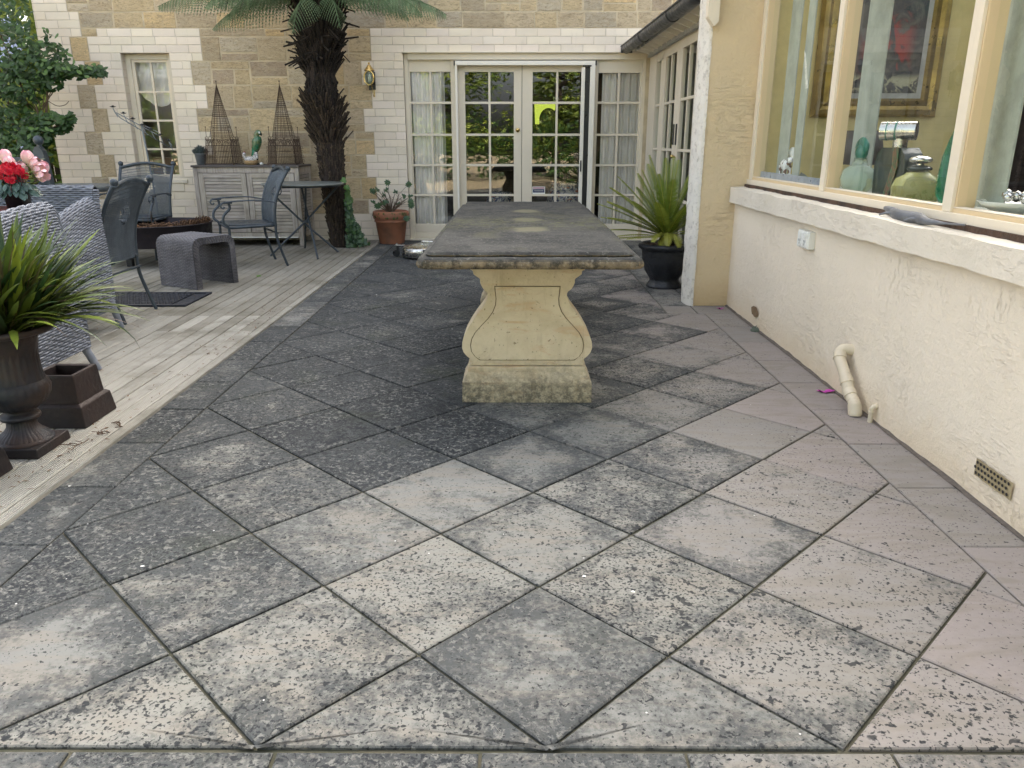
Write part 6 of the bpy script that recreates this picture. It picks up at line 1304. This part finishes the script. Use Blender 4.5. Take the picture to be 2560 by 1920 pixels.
m=MB(); m.tube([(-6.6,10.9,-.05),(-6.5,10.7,2.3)],[.06,.03],8); m.build('stem','bark',sh)
# garden trees behind the camera: seen only in the windows
def tree(x,y,h,r,label,mat='gardenleaf',n=5200,seed=0,shape='cone'):
    t=thing('garden_tree',label,'tree',(x,y,-.06),'garden trees behind the camera'); m=MB(); m.tube(smooth_path([(x,y,-.06),(x+.1,y,h*.4),(x-.1,y,h*.9)],4),[.2,.19,.18,.16,.13,.1,.07,.05,.03],9)
    for _ in range(14): z=U(.25,.85)*h; a=U(0,6.28); e=Vector((x+math.cos(a)*r*.7,y+math.sin(a)*r*.7,z+.2*r)); m.tube([(x,y,z),e],[.05,.015],6)
    m.build('trunk','bark',t); m=MB(); cl=[]
    for _ in range(46):
        f=U(.12,1); rr=r*(1-f*.75 if shape=='cone' else math.sin(math.pi*(.15+.8*f))); a=U(0,6.28); q=U(.2,1)**.5; cl.append((x+math.cos(a)*rr*q,y+math.sin(a)*rr*q,h*f,.26*r+.2))
    for _ in range(n):
        c=rnd.choice(cl); d=Vector((rnd.gauss(0,.5),rnd.gauss(0,.5),rnd.gauss(0,.35)))*c[3]; p=Vector(c[:3])+d; u_=Vector((U(-1,1),U(-1,1),U(-.6,.3))).normalized(); m.strip([p,p+u_*.09,p+u_*.2],[.02,.05,.008],Vector((U(-1,1),U(-1,1),U(-1,1))).normalized(),(min(1,max(0,.35+d.z+U(-.3,.4))),0,0))
    m.build('crown',mat,t)
tree(-1.9,-7.0,6.6,2.2,'bushy garden tree behind the camera mirrored in the left door'); tree(1.4,-8.2,5.2,1.9,'conical garden tree behind the camera mirrored in the right door'); tree(-6.0,-7.5,7.5,2.4,'large garden tree behind the camera mirrored in the sidelight'); tree(5.2,-9,6.,2.2,'far garden tree behind the camera on the right'); tree(-13,-6,7.,2.4,'far garden tree behind the camera on the left')
m=MB()
for _ in range(6000): x=U(-14,9); z=U(0,1.9)+.3*mnoise.noise(Vector((x,0,0))); p=Vector((x,-5.6-U(0,1.1),z)); u_=Vector((U(-1,1),U(-1,1),U(-.5,.8))).normalized(); m.strip([p,p+u_*.08,p+u_*.17],[.02,.05,.008],Vector((U(-1,1),U(-1,1),U(-1,1))).normalized(),(U(0,.6),0,0))
tag(m.build('garden_hedge','camleaf'),'clipped dark garden hedge behind the camera','hedge')
# ================================================================ LITTER
MAT['petal']=simple('magenta_petal',(.55,.03,.42),.4,var=.3,sc=60)
def petal(x,y,s,label,n=5,z=.003):
    m=MB()
    for k in range(n):
        a=U(0,6.28); d=Vector((math.cos(a),math.sin(a)*.7,U(.05,.5))); c=Vector((x,y,z)); m.strip([c,c+d*s*.5,c+Vector((d.x*s,d.y*s,.004+abs(U(0,.3))*s))],[s*.12,s*.3,s*.08],Vector((-d.y,d.x,.1)).normalized(),(1,1,1),.35)
    tag(m.build('petal','petal'),label,'petal','fallen magenta petals')
petal(1.555,3.67,.045,'bright magenta petal on the pale border paving beside the waste pipe',7); petal(1.535,5.66,.03,'small magenta petal on the paving at the foot of tan pillar',4); petal(-2.16,2.93,.03,'magenta petal at left edge beside the urn base',3,.007)
m=MB()
for i in range(340):
    if i<170: x=-1.72-abs(rnd.gauss(0,.10)); y=U(1.6,6.5); z=.008
    elif i<250: x=U(-2.3,-1.2); y=U(8.4,9.6); z=.008 if x<-1.67 else .004
    else: x=U(-3.2,-1.7); y=U(2.6,8.5); z=.008
    a=U(0,6.28); L=U(.008,.03); d=Vector((math.cos(a),math.sin(a),0))*L; k=U(.4,1.6); p=Vector((x,y,z)); m.strip([p,p+d*.5+Vector((0,0,U(0,.006))),p+d],[.001,U(.0015,.006),.001],Vector((-d.y,d.x,0)).normalized(),(k,k,k))
for (x,y) in ((-1.755,3.06),(-1.80,2.92),(-1.73,3.15)):
    p=Vector((x,y,.009)); 
    for k in range(5): a=U(0,6.28); q=p+Vector((U(-.03,.03),U(-.04,.04),.006)); m.tube(smooth_path([p,q,q+Vector((.03*math.cos(a),.03*math.sin(a),.004))],3),.0018,4,(.6,.6,.6))
o=m.build('leaf_litter',tgm); o['kind']='stuff'
m=MB()
for (x,y) in ((-1.13,6.20),(-1.27,5.75),(-.86,6.12),(-.60,5.86),(-1.1,2.0),(.2,1.95),(.33,1.87),(-.42,5.0),(.05,6.1),(-1.62,2.55)):
    a=U(0,3); m.add([(x+U(.4,1)*.009*math.cos(a+k),y+U(.4,1)*.006*math.sin(a+k),.0028) for k in range(6)],[tuple(range(6))],(2.2,2.2,2.2))
o=m.build('bird_droppings','white'); o['kind']='stuff'
m=MB(); leafpoly(m,(-2.36,7.05,.017),Vector((0,-.3,1)),Vector((1,.3,.2)),.05,(1,0,0)); tag(m.build('fallen_leaf','ivy'),'fresh green leaf lying on the deck beside the wicker stool','leaf')
m=MB(); 
for k in range(6): leafpoly(m,(1.585+U(-.02,.01),4.98+U(-.04,.04),.012),Vector((-.5,-.6,.6)),Vector((U(-1,1),U(-1,1),.4)),.045,(.1,.35,0))
tag(m.build('dry_leaf','ivy'),'curled dry leaf caught where paving meets the white wall','leaf')

m=MB()
for k in range(60): x=-5.72-.13*k; m.box(x-.122,x,11.9,11.92,-.06,2.35,rc(.7,1.1))
m.box(-13.5,-5.7,11.92,11.96,.4,.5); m.box(-13.5,-5.7,11.92,11.96,1.9,2.0); MAT['fence']=simple('old_fence_palings',(.05,.045,.035),.9,tint=True)
tag(m.build('paling_fence','fence'),'dark old paling fence almost hidden behind the shrubs at left','fence')
m=MB(); bough(m,None,(-8.2,10.8,1.6),2.6,.6,1.7,5200,(.09,.16),(0,.6)); bough(m,None,(-7.4,11.2,3.6),1.7,.6,1.3,2600,(.08,.15),(0,1)); tag(m.build('tall_hedge','gardenleaf'),'tall loose green hedge in front of the fence beyond the house corner','hedge')
